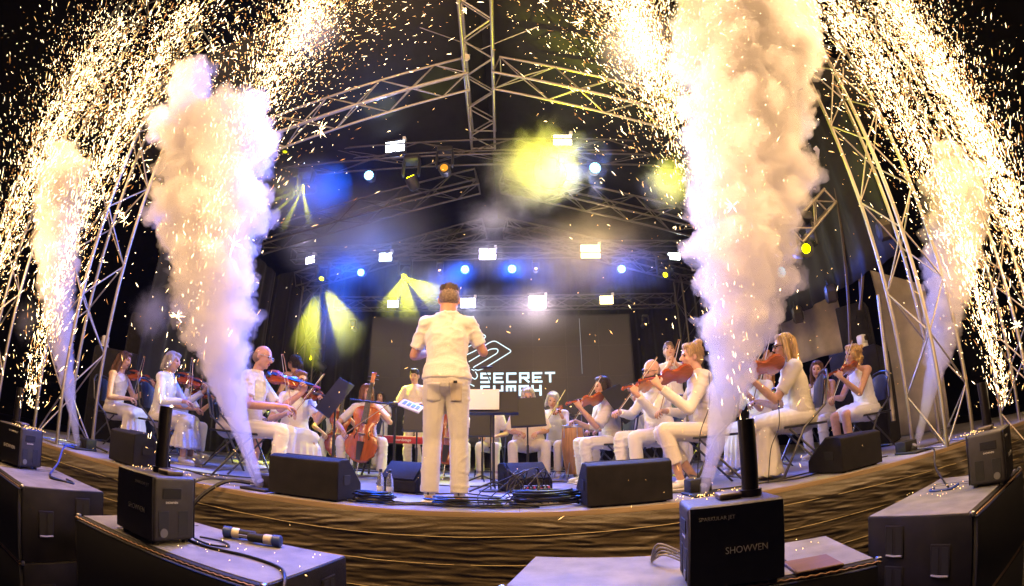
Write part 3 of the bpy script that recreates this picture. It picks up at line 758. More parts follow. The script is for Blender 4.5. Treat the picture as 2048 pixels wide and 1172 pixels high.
# ------------------------------------------------------------------ string instruments
M_VARN = mat('red_varnish', (.30, .055, .014), .22, nscale=12, namt=.2, stretch=(1, 7, 1), coat=.6)
M_VARNO = mat('orange_varnish', (.45, .10, .02), .22, nscale=12, namt=.2, stretch=(1, 7, 1), coat=.6)
M_VARND = mat('dark_varnish', (.14, .03, .012), .22, nscale=12, namt=.2, stretch=(1, 7, 1), coat=.6)
M_EBONY = mat('ebony', (.012, .010, .009), .35); M_STICK = mat('bow_stick', (.34, .17, .06), .35, coat=.3); M_HAIRW = mat('bow_hair', (.75, .70, .6), .5); M_MAPLE = mat('maple_bridge', (.55, .36, .16), .5)
def violin_outline(n=48):
    L = []
    key = [(0, .0), (.02, .055), (.06, .088), (.11, .101), (.155, .086), (.18, .060), (.215, .056), (.245, .062), (.262, .074), (.29, .082), (.325, .076), (.345, .05), (.353, .02), (.355, 0)]
    for i in range(n):
        t = i/(n-1)*.355
        for (a, wa), (b, wb) in zip(key, key[1:]):
            if a <= t <= b: u = (t-a)/(b-a); u = u*u*(3-2*u) if .0 < a < .34 else math.sqrt(u) if a == 0 else u; L.append((t, wa+(wb-wa)*u)); break
    return L
_vo = violin_outline()
def string_meshes(varn, tag_):
    """built along +x from the end button, belly up +z, unit = violin metres"""
    b = MB(); P = []; F = []; ncr = 9
    for (t, w_) in _vo:
        for side, z0, arch in ((1, .015, .016), (-1, -.015, -.011)):
            for k in range(ncr):
                u = -1+2*k/(ncr-1); P.append((t, u*w_, z0+arch*(1-u*u)*min(1, w_/.06)*(.35+.65*math.sin(math.pi*t/.355))))
    S = 2*ncr; n = len(_vo)
    for i in range(n-1):
        for k in range(ncr-1):
            F.append([i*S+k, (i+1)*S+k, (i+1)*S+k+1, i*S+k+1]); F.append([i*S+ncr+k+1, (i+1)*S+ncr+k+1, (i+1)*S+ncr+k, i*S+ncr+k])
        F.append([i*S+ncr, (i+1)*S+ncr, (i+1)*S, i*S]); F.append([i*S+ncr-1, (i+1)*S+ncr-1, (i+1)*S+S-1, i*S+S-1])
    b.add(P, F)
    body = b.mesh('body', varn, 50)
    nk = MB(); nk.cyl((.345, 0, .012), (.50, 0, .020), .014, .011, 8); nk.box((.53, 0, .012), (.07, .024, .022)); nk.cyl((.565, -.014, .004), (.565, .014, .004), .016, n=12)
    fb = MB(); fb.add([(.235, -.020, .040), (.235, .020, .040), (.50, .012, .034), (.50, -.012, .034), (.235, -.020, .033), (.235, .020, .033), (.50, .012, .026), (.50, -.012, .026)], [[0, 3, 2, 1], [4, 5, 6, 7], [0, 1, 5, 4], [2, 3, 7, 6], [1, 2, 6, 5], [0, 4, 7, 3]])
    tl = MB(); tl.add([(.01, -.012, .036), (.01, .012, .036), (.12, .022, .042), (.12, -.022, .042), (.01, -.012, .032), (.01, .012, .032), (.12, .022, .036), (.12, -.022, .036)], [[0, 3, 2, 1], [4, 5, 6, 7], [0, 1, 5, 4], [2, 3, 7, 6], [1, 2, 6, 5], [0, 4, 7, 3]])
    br = MB(); br.box((.165, 0, .046), (.005, .042, .030))
    pg = [MB().cyl((.515+.014*k, -.032*(1 if k % 2 else -1), .014), (.515+.014*k, 0, .014), .005, n=6).mesh('peg', M_EBONY) for k in range(4)]
    fh = [MB().tube([(.135+.01*k, q*(.040+.006*math.sin(k*1.2)), .0285) for k in range(7)], .0026, 4).mesh('sound_hole', M_EBONY) for q in (-1, 1)]
    st = [MB().tube([(.12, -.012+.008*k, .042), (.165, -.012+.008*k, .0615), (.50, -.006+.004*k, .037)], .0009, 3).mesh('string', M_STEEL) for k in range(4)]
    cr = MB(); cr.ball((.035, -.045, .040), (.03, .032, .009), 2)
    return [('body', body), ('neck', nk.mesh('neck', varn)), ('fingerboard', fb.mesh('fingerboard', M_EBONY, 0)), ('tailpiece', tl.mesh('tailpiece', M_EBONY, 0)), ('bridge', br.mesh('bridge', M_MAPLE, 0)), ('sound_hole', fh[0]), ('sound_hole', fh[1]), ('chin_rest', cr.mesh('chin_rest', M_EBONY))]+[('peg', p) for p in pg]+[('string', x) for x in st]
SET = {'red': string_meshes(M_VARN, 'r'), 'orange': string_meshes(M_VARNO, 'o'), 'dark': string_meshes(M_VARND, 'd')}
def axes_rot(x, zhint):
    x = Vector(x).normalized(); z = Vector(zhint); z = (z-x*z.dot(x)).normalized(); y = z.cross(x); return Matrix((x, y, z)).transposed()
def instrument(name, label, cat, colour, M4, scale, group, skip=()):
    T = thing(name, label, cat, group=group); T.matrix_world = M4 @ Matrix.Diagonal((scale, scale, scale, 1))
    for nme, me in SET[colour]:
        if nme in skip: continue
        o = bpy.data.objects.new(nme, me); COL.objects.link(o); o.parent = T
    return T
def bow_mesh():
    a = MB(); a.tube([(0, 0, 0), (.2, 0, -.006), (.45, 0, -.010), (.68, 0, -.004), (.735, 0, .004)], [.0045, .0042, .004, .0036, .003], 6); a.box((.735, 0, .012), (.012, .006, .026))
    f = MB().box((.04, 0, .012), (.05, .011, .020)); h_ = MB().box((.39, 0, .021), (.69, .008, .0015))
    return [('stick', a.mesh('stick', M_STICK)), ('frog', f.mesh('frog', M_EBONY, 0)), ('bow_hair', h_.mesh('bow_hair', M_HAIRW, 0))]
BOW = bow_mesh()
def bow(label, M4, sc=1.):
    T = thing('bow', label, 'bow', group='bows'); T.matrix_world = M4 @ Matrix.Diagonal((sc, sc, sc, 1))
    for nme, me in BOW:
        o = bpy.data.objects.new(nme, me); COL.objects.link(o); o.parent = T
def person_matrix(p):
    return Matrix.Translation(p['T'].location) @ Matrix.Rotation(R(p['h']), 4, 'Z')
def give_violin(p, who, colour='red', big=1.0, bowdir=None):
    s = p['s']; W = person_matrix(p); a, b = p['vio']; d = (b-a).normalized()
    Rm = axes_rot(d, (.75, -.05, .75)); M4 = W @ Matrix.Translation(a-d*.01) @ Rm.to_4x4()
    instrument('violin' if big < 1.08 else 'viola', ('%s %s held by %s' % ({'red': 'reddish brown', 'orange': 'golden orange', 'dark': 'dark brown'}[colour], 'violin' if big < 1.08 else 'viola', who)), 'violin', colour, M4, s*1.02*big, 'violins and violas')
    # bow runs from the right hand across the strings just in front of the bridge
    cross = a+d*(.20*s)+(Rm @ Vector((0, 0, .062)))*s
    hnd = p['wr'][1]+Vector(p['hd'][1][0]).normalized()*.08*s+Vector((0, 0, -.02))
    bd = (cross-hnd).normalized(); Rb = axes_rot(bd, Vector(d)*-1)
    bow('violin bow of %s' % who, W @ Matrix.Translation(hnd-bd*.03) @ Rb.to_4x4(), 1.0)
def give_cello(p, who, colour, tilt=.22, bow_on=True):
    s = p['s']; W = person_matrix(p); bot = Vector((.02, .54*s, .20)); d = Vector((-.09, -tilt, .86)).normalized()
    Rm = axes_rot(d, (0.05, 1, .35)); M4 = W @ Matrix.Translation(bot) @ Rm.to_4x4(); SCc = 2.12
    T = instrument('cello', '%s cello held by %s' % ({'red': 'deep red', 'orange': 'bright orange', 'dark': 'dark brown'}[colour], who), 'cello', colour, M4, SCc, 'cellos', ('chin_rest',))
    MB().cyl((-.125, 0, 0), (.0, 0, 0), .0035, n=8).build('endpin', M_STEEL, T)
    if bow_on:
        cross = bot+d*(.24*SCc)+(Rm @ Vector((0, 0, .062)))*SCc; hnd = p['wr'][1]+Vector(p['hd'][1][0]).normalized()*.08*s
        bd = (cross-hnd).normalized(); bow('cello bow of %s' % who, W @ Matrix.Translation(hnd-bd*.03) @ axes_rot(bd, Vector((0, -1, 0))).to_4x4(), 1.0)

# ------------------------------------------------------------------ folding chair
M_CHAIR = mat('chair_black_plastic', (.02, .02, .023), .4, nscale=10, namt=.3); M_CHAIRF = mat('chair_frame', (.10, .10, .105), .35, .7)
def chair_proto():
    T = thing('folding_chair', 'x', 'chair', group='folding chairs')
    MB().rbox((0, .0, .44), (.42, .40, .022), .009, 2).build('seat', M_CHAIR, T)
    # curved fan-ribbed backrest
    V = []; F = []; nx, nz = 13, 7
    for s_ in (0, 1):
        for j in range(nz):
            for i in range(nx):
                u, v = -1+2*i/(nx-1), j/(nz-1); wdt = .155+.045*v; top = .30-.05*u*u if j == nz-1 else .30*v
                V.append((u*wdt, -.215-.05*v+.03*u*u+s_*.008, .58+top*(1-.06*u*u)))
    o_ = nx*nz
    for j in range(nz-1):
        for i in range(nx-1):
            F.append([j*nx+i, j*nx+i+1, (j+1)*nx+i+1, (j+1)*nx+i]); F.append([o_+j*nx+i, o_+(j+1)*nx+i, o_+(j+1)*nx+i+1, o_+j*nx+i+1])
    for i in range(nx-1): F.append([i, o_+i, o_+i+1, i+1]); k = (nz-1)*nx; F.append([k+i, k+i+1, o_+k+i+1, o_+k+i])
    for j in range(nz-1): F.append([j*nx, (j+1)*nx, o_+(j+1)*nx, o_+j*nx]); k = nx-1; F.append([j*nx+k, o_+j*nx+k, o_+(j+1)*nx+k, (j+1)*nx+k])
    bk = MB().add(V, F).build('backrest', M_CHAIR, T, 50)
    for a in (-.5, -.25, 0, .25, .5): MB().tube([(.10*a, -.222, .62), (.17*a*1.6, -.262, .84)], .005, 5).build('rib', M_CHAIRF, bk)
    MB().tube([(-.21, .24, .0), (-.21, .02, .42), (-.205, -.20, .60), (-.19, -.26, .84), (-.13, -.275, .90), (0, -.28, .915), (.13, -.275, .90), (.19, -.26, .84), (.205, -.20, .60), (.21, .02, .42), (.21, .24, .0)], .0115, 8).build('front_frame', M_CHAIRF, T)
    for q in (-1, 1): MB().tube([(q*.185, -.26, 0), (q*.185, .15, .425)], .0105, 8).build('rear_leg', M_CHAIRF, T)
    MB().tube([(-.185, -.20, .06), (.185, -.20, .06)], .009, 6).build('crossbar', M_CHAIRF, T); MB().tube([(-.21, .18, .11), (.21, .18, .11)], .009, 6).build('crossbar', M_CHAIRF, T)
    return T
CH0 = chair_proto(); _first = [True]
def chair(loc, h, label):
    if _first[0]: CH0.location = (loc[0], loc[1], 0); CH0.rotation_euler = (0, 0, R(h)); CH0['label'] = label; _first[0] = False; return
    copy_tree(CH0, None, (loc[0], loc[1], 0), R(h), label)

# ------------------------------------------------------------------ the orchestra
def fwd(h): return Vector((-math.sin(R(h)), math.cos(R(h))))
def seat_of(pos, h): f = fwd(h); return (pos[0]+f.x*.0, pos[1]+f.y*.0)
def violinist(label, who, pos, h, colour='red', chair_label=None, big=1.0, **kw):
    kw.setdefault('head_yaw', 18); kw.setdefault('head_tilt', -10); kw.setdefault('head_pitch', -6)
    p = person(label, pos, h, **kw); give_violin(p, who, colour, big)
    chair(pos, h, chair_label or 'black folding chair under %s' % who); return p

FINE, MID, LOW = .0105, .012, .016
# conductor
CND = person('conductor in white T-shirt and white jeans standing with his back to the camera', (-.575, 3.56), 0, s=1.005, seated=False, lean=0., girth=1.06, skin=1, hairk=('crop', 'cropped'), top='short', bottom='trousers', arms='conduct', head_yaw=4, headscale=1.10, neck=1.38, fold=.9, tfold=1.7, legk=1.08, voxel=FINE, topmat=W_COT, botmat=cloth('white_denim', (.76, .73, .68), .6, 300))
# left side
violinist('woman with long brown hair in a white strappy dress playing violin at the far left', 'the long-haired woman at the far left', (-5.22, 4.45), -76, 'red', s=.95, hairk=('long', 'brown'), top='strappy', bottom='dress', hem=.10, topmat=W_SATIN, girth=.95, voxel=MID, head_yaw=-2)
violinist('grey-haired woman in a long-sleeved white jacket and crochet skirt playing violin', 'the grey-haired woman', (-4.1, 4.25), -72, 'red', s=.95, hairk=('bob', 'grey'), top='long', bottom='skirt', hem=.20, botmat=W_KNIT, girth=1.05, voxel=MID, head_yaw=-4, skin=0)
violinist('half-hidden dark-haired violinist between the two leftmost women', 'the half-hidden dark-haired player', (-5.0, 5.6), -85, 'dark', s=.92, hairk=('long', 'dark'), top='short', bottom='trousers', voxel=LOW)
violinist('dark-haired violinist behind the grey-haired woman', 'the player behind the grey-haired woman', (-4.15, 5.85), -95, 'dark', s=.93, hairk=('long', 'dark'), top='long', bottom='trousers', voxel=LOW)
violinist('woman in a white skirt on a folding chair hidden behind the left smoke column', 'the woman behind the left smoke', (-3.45, 4.75), -55, 'red', s=.93, hairk=('updo', 'dark'), top='short', bottom='shortskirt', voxel=MID, skin=0)
violinist('bald man with pale spectacles and white shirt playing violin in front left', 'the bald man on the left', (-2.62, 3.93), -80, 'red', s=.985, hairk=('stubble', 'stubble'), top='short', bottom='trousers', girth=1.08, specs='pale', voxel=FINE, topmat=W_LIN, botmat=W_COT, head_yaw=-4, skin=1, head_pitch=-10)
violinist('dark-haired woman with spectacles and pleated skirt playing violin behind the bald man', 'the woman in spectacles', (-2.62, 4.95), -138, 'dark', s=.92, hairk=('bob', 'auburn'), top='short', bottom='skirt', hem=.22, girth=1.22, specs='dark', voxel=MID, head_yaw=20)
person('woman with a high ponytail standing behind the bald violinist', (-3.2, 6.0), 75, s=.93, seated=False, hairk=('ponytail', 'dark'), top='strappy', bottom='trousers', arms='lap', voxel=LOW, head_pitch=15, skin=2)
p = person('cellist in a sleeveless white top half hidden behind the left music stand', (-3.0, 7.1), -150, s=.9, hairk=('updo', 'dark'), top='strappy', bottom='trousers', arms='cello', voxel=LOW, spread=.22, lean=.08); give_cello(p, 'the half-hidden cellist', 'red'); chair((-3.0, 7.1), -150, 'black folding chair under the half-hidden cellist')
p = person('smiling auburn-haired woman in white playing a bright orange cello', (-2.05, 5.95), -168, s=.93, hairk=('bob', 'auburn'), top='short', bottom='trousers', arms='cello', voxel=MID, spread=.25, head_yaw=28, lean=.03); give_cello(p, 'the auburn-haired woman', 'orange'); chair((-2.05, 6.0), -168, 'black folding chair under the auburn-haired cellist')
person('dark-haired player with joined hands standing far back beside the screen edge', (-2.55, 8.2), 180, s=.80, seated=False, hairk=('bob', 'dark'), top='short', bottom='trousers', arms='mouth', voxel=LOW)
p = person('cellist hidden behind the conductor', (-.95, 6.6), 178, s=.9, hairk=('bob', 'brown'), top='long', bottom='trousers', arms='cello', voxel=LOW, spread=.24); give_cello(p, 'the player behind the conductor', 'red', bow_on=False); chair((-.95, 6.65), 178, 'black folding chair behind the conductor')
# middle back
p = person('player with bare forearms seated behind the white music sheet', (-.42, 6.9), 176, s=.9, hairk=('bob', 'grey'), top='short', bottom='trousers', arms='lap', voxel=LOW, lean=.08); chair((-.42, 6.95), 176, 'black folding chair behind the white music sheet')
p = person('broad player in loose white tunic behind the middle black music stand', (.13, 6.3), 180, s=.93, hairk=('bob', 'grey'), top='loose', bottom='trousers', arms='lap', girth=1.45, voxel=MID, lean=.13, spread=.2, head_pitch=-25); chair((.13, 6.35), 180, 'black folding chair under the broad player in the tunic')
p = violinist('slim player in long white sleeves right of the middle music stand', 'the slim player right of the middle stand', (.56, 6.75), 160, 'red', s=.92, hairk=('bob', 'grey'), top='long', bottom='trousers', voxel=LOW, lean=.12, head_pitch=-20)
# right side
violinist('dark-haired woman in a sheer white blouse and cropped trousers playing violin right of centre', 'the woman in the sheer blouse', (1.12, 5.35), 100, 'orange', s=.93, hairk=('bob', 'dark'), top='loose', bottom='trousers', voxel=MID, head_yaw=8, topmat=cloth('sheer_blouse', (.72, .64, .56)), botmat=W_COT)
p = person('guitar player in white half hidden behind the woman in the sheer blouse', (1.25, 6.3), 125, s=.95, hairk=('bob', 'dark'), top='short', bottom='trousers', arms='lap', voxel=LOW); chair((1.25, 6.3), 125, 'black folding chair behind the woman in the sheer blouse')
violinist('grey-haired woman with dark spectacles playing violin behind the right music stand', 'the grey-haired woman on the right', (1.72, 6.2), 135, 'red', s=.9, hairk=('long', 'grey'), top='long', bottom='trousers', specs='dark', voxel=LOW, head_yaw=5)
violinist('bald bearded man with dark spectacles playing violin beside the woman with the bun', 'the bald bearded man', (1.45, 4.6), 112, 'orange', s=.97, hairk=('stubble', 'stubble'), top='long', bottom='trousers', girth=1.15, specs='dark', beard=True, voxel=FINE, head_yaw=8)
person('man with a brass mouthpiece at his lips standing behind the bald bearded man', (2.02, 5.75), 168, s=.97, seated=False, hairk=('short', 'salt'), top='short', bottom='trousers', arms='mouth', voxel=LOW, head_pitch=12)
violinist('blonde woman with a hair bun and long sleeves playing violin in front right', 'the woman with the bun', (1.68, 3.85), 84, 'red', s=.965, hairk=('bun', 'fair'), top='long', bottom='cropped', voxel=FINE, head_yaw=6, lean=.05, legs={-1: ((-.12, .45, .55), (-.10, .32, .09)), 1: ((.11, .44, .53), (.10, .14, .09))}, shoes=True)
violinist('fair-haired player in a long white skirt partly behind the right smoke column', 'the player partly behind the right smoke', (2.72, 4.7), 105, 'dark', s=.94, hairk=('bob', 'fair'), top='short', bottom='skirt', hem=.08, voxel=MID, big=1.1)
violinist('woman with long blonde hair and spectacles in a floor-length white dress playing violin', 'the long-haired blonde woman', (2.55, 3.68), 68, 'orange', s=.975, hairk=('verylong', 'blonde'), top='short', bottom='dress', hem=.04, girth=1.12, specs='dark', voxel=FINE, head_yaw=6, topmat=W_LIN, big=1.1, head_tilt=-4, legs={-1: ((-.11, .43, .50), (-.12, .40, .09)), 1: ((.11, .43, .50), (.11, .38, .09))}, shoes=False)
violinist('brown-haired woman playing violin behind the long-haired blonde', 'the brown-haired woman on the right', (4.0, 5.15), 118, 'red', s=.93, hairk=('long', 'brown'), top='strappy', bottom='trousers', voxel=MID)
violinist('curly blonde woman in a short sleeveless white dress playing violin at the far right', 'the curly blonde woman', (3.98, 4.3), 84, 'red', s=.95, hairk=('curly', 'blonde'), top='strappy', bottom='shortskirt', voxel=MID, head_yaw=4, girth=1.03)
person('keyboard player standing behind the red stage keyboard', (-1.62, 7.0), 176, s=.93, seated=False, hairk=('short', 'dark'), top='short', bottom='trousers', arms='drum', voxel=LOW, head_pitch=-15)
p = person('player seated in front of the right rear tower', (2.75, 6.7), 150, s=.93, hairk=('bob', 'dark'), top='long', bottom='trousers', arms='lap', voxel=LOW); chair((2.75, 6.7), 150, 'black folding chair in front of the right rear tower')
violinist('violinist in the back row left of the slim rear tower', 'the back row violinist on the left', (-3.75, 6.7), -120, 'dark', s=.93, hairk=('bob', 'brown'), top='short', bottom='trousers', voxel=LOW)
bake_organic()
# conductor's rear pockets, phone and belt loops lie on the jeans
from mathutils.bvhtree import BVHTree
def patch(target, name, m, cx, cz, wd, ht, off, n=10, pent=0., parent=None, thick=.0):
    me = target.data; bv = BVHTree.FromPolygons([v.co for v in me.vertices], [p.vertices for p in me.polygons]); V = []; F = []
    for j in range(n):
        for i in range(n):
            u, v = i/(n-1)-.5, j/(n-1)-.5; x = cx+u*wd*(1+.12*v); z = cz+v*ht-(pent*(.5-abs(u))*2 if v < -.49 else 0)
            h_ = bv.ray_cast(Vector((x, -1, z)), Vector((0, 1, 0)))[0]
            y = h_.y if h_ is not None else -.1
            V.append((x, y-off, z))
    for j in range(n-1):
        for i in range(n-1): F.append([j*n+i, j*n+i+1, (j+1)*n+i+1, (j+1)*n+i])
    o = MB().add(V, F).build(name, m, parent, 180); sd = o.modifiers.new('t', 'SOLIDIFY'); sd.thickness = thick or .003; sd.offset = 0
    return o
T = CND['T']; jeans = [c for c in T.children if c.name.startswith('trousers')][0]
dn = bpy.data.materials['white_denim']
patch(jeans, 'pocket', dn, -.085, .865, .12, .135, .0012, pent=.02, parent=jeans)
patch(jeans, 'pocket', mat('pocket_tan', (.62, .54, .42), .8), .095, .865, .088, .15, .004, pent=.0, parent=jeans, thick=.008)
for q, sh_ in zip((-1, 1), [c for c in T.children if c.name.startswith('shoe')]):
    MB().rbox((q*.115*1.005, -.082, .085), (.010, .008, .045), .002, 1).build('heel_stripe', M_EYE, sh_)
ph = MB().rbox((.095, -.150, .935), (.03, .006, .02), .002, 2).build('phone', mat('phone_black', (.02, .02, .02), .3))
ph.matrix_world = person_matrix(CND); tag(ph, "black phone edge sticking out of the conductor's right rear pocket", 'phone')
# ------------------------------------------------------------------ loudspeakers in front of the stage
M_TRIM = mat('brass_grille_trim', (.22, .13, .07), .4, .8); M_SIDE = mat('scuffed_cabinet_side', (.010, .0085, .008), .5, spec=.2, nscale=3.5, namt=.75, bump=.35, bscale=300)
M_HOLE = mat('handle_recess', (.006, .006, .006), .8); M_TEXTW = mat('white_print', (.85, .84, .8), .5)
def sub_stack(label, FL, FR, depth, ztop, hgt, levels, side, name='subwoofer'):
    """cabinet whose front-top edge runs FL -> FR; side: which flank carries the visible handles"""
    FL, FR = Vector(FL), Vector(FR); d = (FR-FL); W = d.length; d /= W; ang = math.atan2(d.y, d.x)
    for lv in range(levels):
        zt = ztop-lv*(hgt+.004)
        T = thing(name, label if levels == 1 else label % ('upper' if lv == 0 else 'lower'), 'subwoofer', (FL.x, FL.y, zt-hgt), ang, 'subwoofers along the stage front')
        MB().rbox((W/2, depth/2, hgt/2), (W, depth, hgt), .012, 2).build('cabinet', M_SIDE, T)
        MB().rbox((W/2, depth/2+.01, hgt+.0015), (W-.02, depth-.04, .006), .002, 1).build('top_panel', M_CABTOP_LIT, T)
        MB().rbox((W/2, -.014, hgt/2-.004), (W-.03, .03, hgt-.03), .006, 2).build('grille', M_GRILL, T)
        for z in (hgt-.006, .008):
            n = int(W/.022); pts = [(i*W/n, -.024, z+.005*(i % 2)) for i in range(n+1)]
            MB().tube(pts, .006, 5).build('grille_trim', M_TRIM, T)
        for x in (.0, W):
            for z in (.0, hgt): MB().rbox((x, .0, z), (.03, .03, .03), .01, 2).build('corner_cap', M_STEEL, T)
        # strap groove on top
        MB().box((W*.22 if side > 0 else W*.78, depth*.5, hgt+.0055), (.008, depth*.8, .002)).build('groove', M_HOLE, T, 0)
        MB().box((W*.22+.085 if side > 0 else W*.78-.085, depth*.5, hgt+.0055), (.008, depth*.8, .002)).build('groove', M_HOLE, T, 0)
        xs = W if side > 0 else 0; q = 1 if side > 0 else -1
        for yy, zz in ((depth*.28, hgt*.52), (depth*.72, hgt*.72), (depth*.72, hgt*.26)):
            f = MB(); f.rbox((xs+q*.002, yy, zz), (.012, .13, .20), .005, 1); h_ = f.build('handle_plate', M_CAB, T)
            MB().box((xs+q*.008, yy-.032, zz), (.004, .042, .165)).build('handle_slot', M_HOLE, h_, 0); MB().box((xs+q*.008, yy+.032, zz), (.004, .042, .165)).build('handle_slot', M_HOLE, h_, 0)
            MB().tube([(xs+q*.012, yy-.055, zz-.085), (xs+q*.016, yy, zz-.088), (xs+q*.012, yy+.055, zz-.085)], .008, 6).build('grip', mat('grip_grey', (.20, .19, .19), .5), h_)
    return T
sub_stack('wide subwoofer in front of the stage on the left carrying the second spark machine', (-2.50, 1.90), (-1.03, 1.70), .72, -.2, .60, 1, 1)
sub_stack('wide subwoofer in front of the stage on the right carrying the nearest spark machine', (-.08, 2.02), (1.50, 1.60), .62, -.2, .60, 1, -1)
sub_stack('%s subwoofer of the leftmost stack with slotted handles on its side', (-4.55, 2.25), (-3.36, 2.0), .72, -.2, .55, 2, 1)
sub_stack('%s subwoofer of the rightmost stack with slotted handles on its side', (2.34, 1.70), (3.6, 2.12), .70, -.2, .55, 2, -1)

# ------------------------------------------------------------------ spark machines
M_MACH = mat('machine_black', (.016, .0155, .016), .42, nscale=20, namt=.2, bump=.12, bscale=500); M_MGREY = mat('machine_end_grey', (.026, .024, .025), .5, nscale=20, namt=.2, bump=.2, bscale=420)
def spark_machine(label, loc, rz, flip=False, w_=.40, d_=.27, h_=.34, nz=.33, nx=None):
    """big printed face looks along local -y; printed end panel at local -x (or +x when flip)"""
    T = thing('spark_machine', label, 'spark machine', loc, rz, 'spark machines on the subwoofers'); q = 1 if flip else -1
    MB().rbox((0, 0, h_/2+.02), (w_, d_, h_), .022, 4).build('housing', M_MGREY, T)
    for sgn in (-1, 1): MB().rbox((0, sgn*(d_/2+.001), h_/2+.02), (w_-.012, .008, h_-.012), .003, 1).build('side_panel', M_MACH, T)
    me = text_mesh('SHOWVEN', .036, .0006, M_TEXTW); o = bpy.data.objects.new('lettering', me); COL.objects.link(o); o.parent = T; o.location = (.035, -d_/2-.0062, h_*.50); o.rotation_euler = (R(90), 0, 0); o.scale = (1, 1.12, 1)
    me = text_mesh('SPARKULAR JET', .021, .0006, M_TEXTW); o = bpy.data.objects.new('lettering', me); COL.objects.link(o); o.parent = T; o.location = (q*.085*(1), -d_/2-.0062, h_*.90); o.rotation_euler = (R(90), 0, 0)
    e = MB().rbox((q*(w_/2+.001), -.02, h_*.80), (.006, .12, .055), .002, 1).build('handle_recess', M_HOLE, T)
    me2 = text_mesh('SHOWVEN', .016, .0005, M_TEXTW); o = bpy.data.objects.new('lettering', me2); COL.objects.link(o); o.parent = T; o.location = (q*(w_/2+.0016), -.02, h_*.66); o.rotation_euler = (R(90), 0, R(90*q))
    for yy in (-.07, .055): MB().rbox((q*(w_/2+.0005), yy, h_*.34), (.004, .065, .13), .001, 1).build('vent', M_GRILL, T)
    MB().cyl((q*(w_/2), -.07, h_*.20), (q*(w_/2+.006), -.07, h_*.20), .024, n=16).build('socket', M_STEEL if False else mat('socket_grey', (.2, .2, .2), .4, .5), T)
    nx = -q*.10 if nx is None else nx
    z0 = h_+.02
    nz_ = MB(); nz_.cyl((nx, .02, z0), (nx, .02, z0+.03), .050, n=20); nz_.cyl((nx, .02, z0+.03), (nx, .02, z0+nz), .037, .038, 20); nz_.build('nozzle', mat('nozzle_black', (.02, .017, .016), .3, .5), T)
    MB().rbox((nx+q*.10, .02, z0+.014), (.10, .11, .028), .010, 3).build('feed_lid', mat('lid_brown', (.09, .07, .06), .35), T)
    for x in (-1, 1):
        for y in (-1, 1): MB().cyl((x*(w_/2-.04), y*(d_/2-.04), 0), (x*(w_/2-.04), y*(d_/2-.04), .022), .018, n=10).build('foot', M_RUBBER, T)
    return T
spark_machine('nearest black spark machine on the right subwoofer with large SHOWVEN lettering', (.87, 1.82, -.196), R(-12))
spark_machine('black spark machine on the left subwoofer with its printed end toward the stage centre', (-1.93, 2.0, -.196), R(-14), True, nz=.36, nx=.02)
spark_machine('small spark machine at the far left edge on the leftmost stack', (-4.32, 2.5, -.196), R(8), True)
spark_machine('spark machine at the far right edge on the rightmost stack', (3.16, 2.10, -.196), R(24))
MB().rbox((1.25, 1.76, -.187), (.22, .20, .018), .004, 1, Matrix.Rotation(R(-14), 3, 'Z')).build('wood_board', mat('plywood', (.13, .065, .035), .6, nscale=4, namt=.3, stretch=(.4, 6, 6)))
tag(bpy.data.objects['wood_board'], 'reddish plywood board beside the nearest spark machine', 'board')

# ------------------------------------------------------------------ monitor wedges
def wedge(label, c, rz, W=.62, D=.42, H=.33, back=True):
    """tall flat back looks along local -y (to the audience), sloping grille looks at the players (+y)"""
    T = thing('monitor_wedge', label, 'monitor speaker', (c[0], c[1], .0), rz, 'monitor wedges on the stage')
    prof = [(0, 0), (0, H*.93), (.05, H), (D*.42, H), (D, H*.36), (D, 0)]
    b = MB().prism([(-W/2, y, z+.012) for y, z in prof], (W, 0, 0)); o = b.build('cabinet', M_CAB, T, 30)
    bv = o.modifiers.new('b', 'BEVEL'); bv.width = .008; bv.segments = 2
    a, e = Vector((0, D*.42, H)), Vector((0, D, H*.36)); mid = (a+e)/2; dd = (e-a); ang = math.atan2(dd.z, dd.y)
    MB().rbox(mid+Vector((0, .008, .022)), (W-.05, dd.length-.03, .02), .006, 2, Matrix.Rotation(ang, 3, 'X')).build('grille', M_GRILL, T)
    for q in (-1, 1):
        MB().rbox((q*(W/2+.001), D*.36, H*.52), (.006, .11, .075), .002, 1).build('handle_recess', M_HOLE, T); MB().rbox((q*(W/2-.06), D*.5, .006), (.05, D*.8, .012), .003, 1).build('foot', M_RUBBER, T)
    return T
wedge('large monitor wedge at the stage edge left of the conductor', (-1.575, 3.14), R(-4), W=.60, H=.30)
wedge('large monitor wedge at the stage edge right of the cable pile', (.765, 3.14), R(3), W=.62, H=.30)
wedge('monitor wedge at the right stage edge in front of the curly blonde woman', (2.82, 3.16), R(8), W=.54, H=.29)
wedge('monitor wedge at the left stage edge in front of the leftmost violinists', (-3.52, 3.14), R(-14), W=.50, H=.30)
wedge('small monitor wedge lying beside the conductor on his left', (-1.0, 4.45), R(160), W=.42, D=.34, H=.27)
wedge('small tilted monitor wedge behind the cable pile in the middle', (-.02, 4.72), R(205), W=.44, D=.34, H=.27)

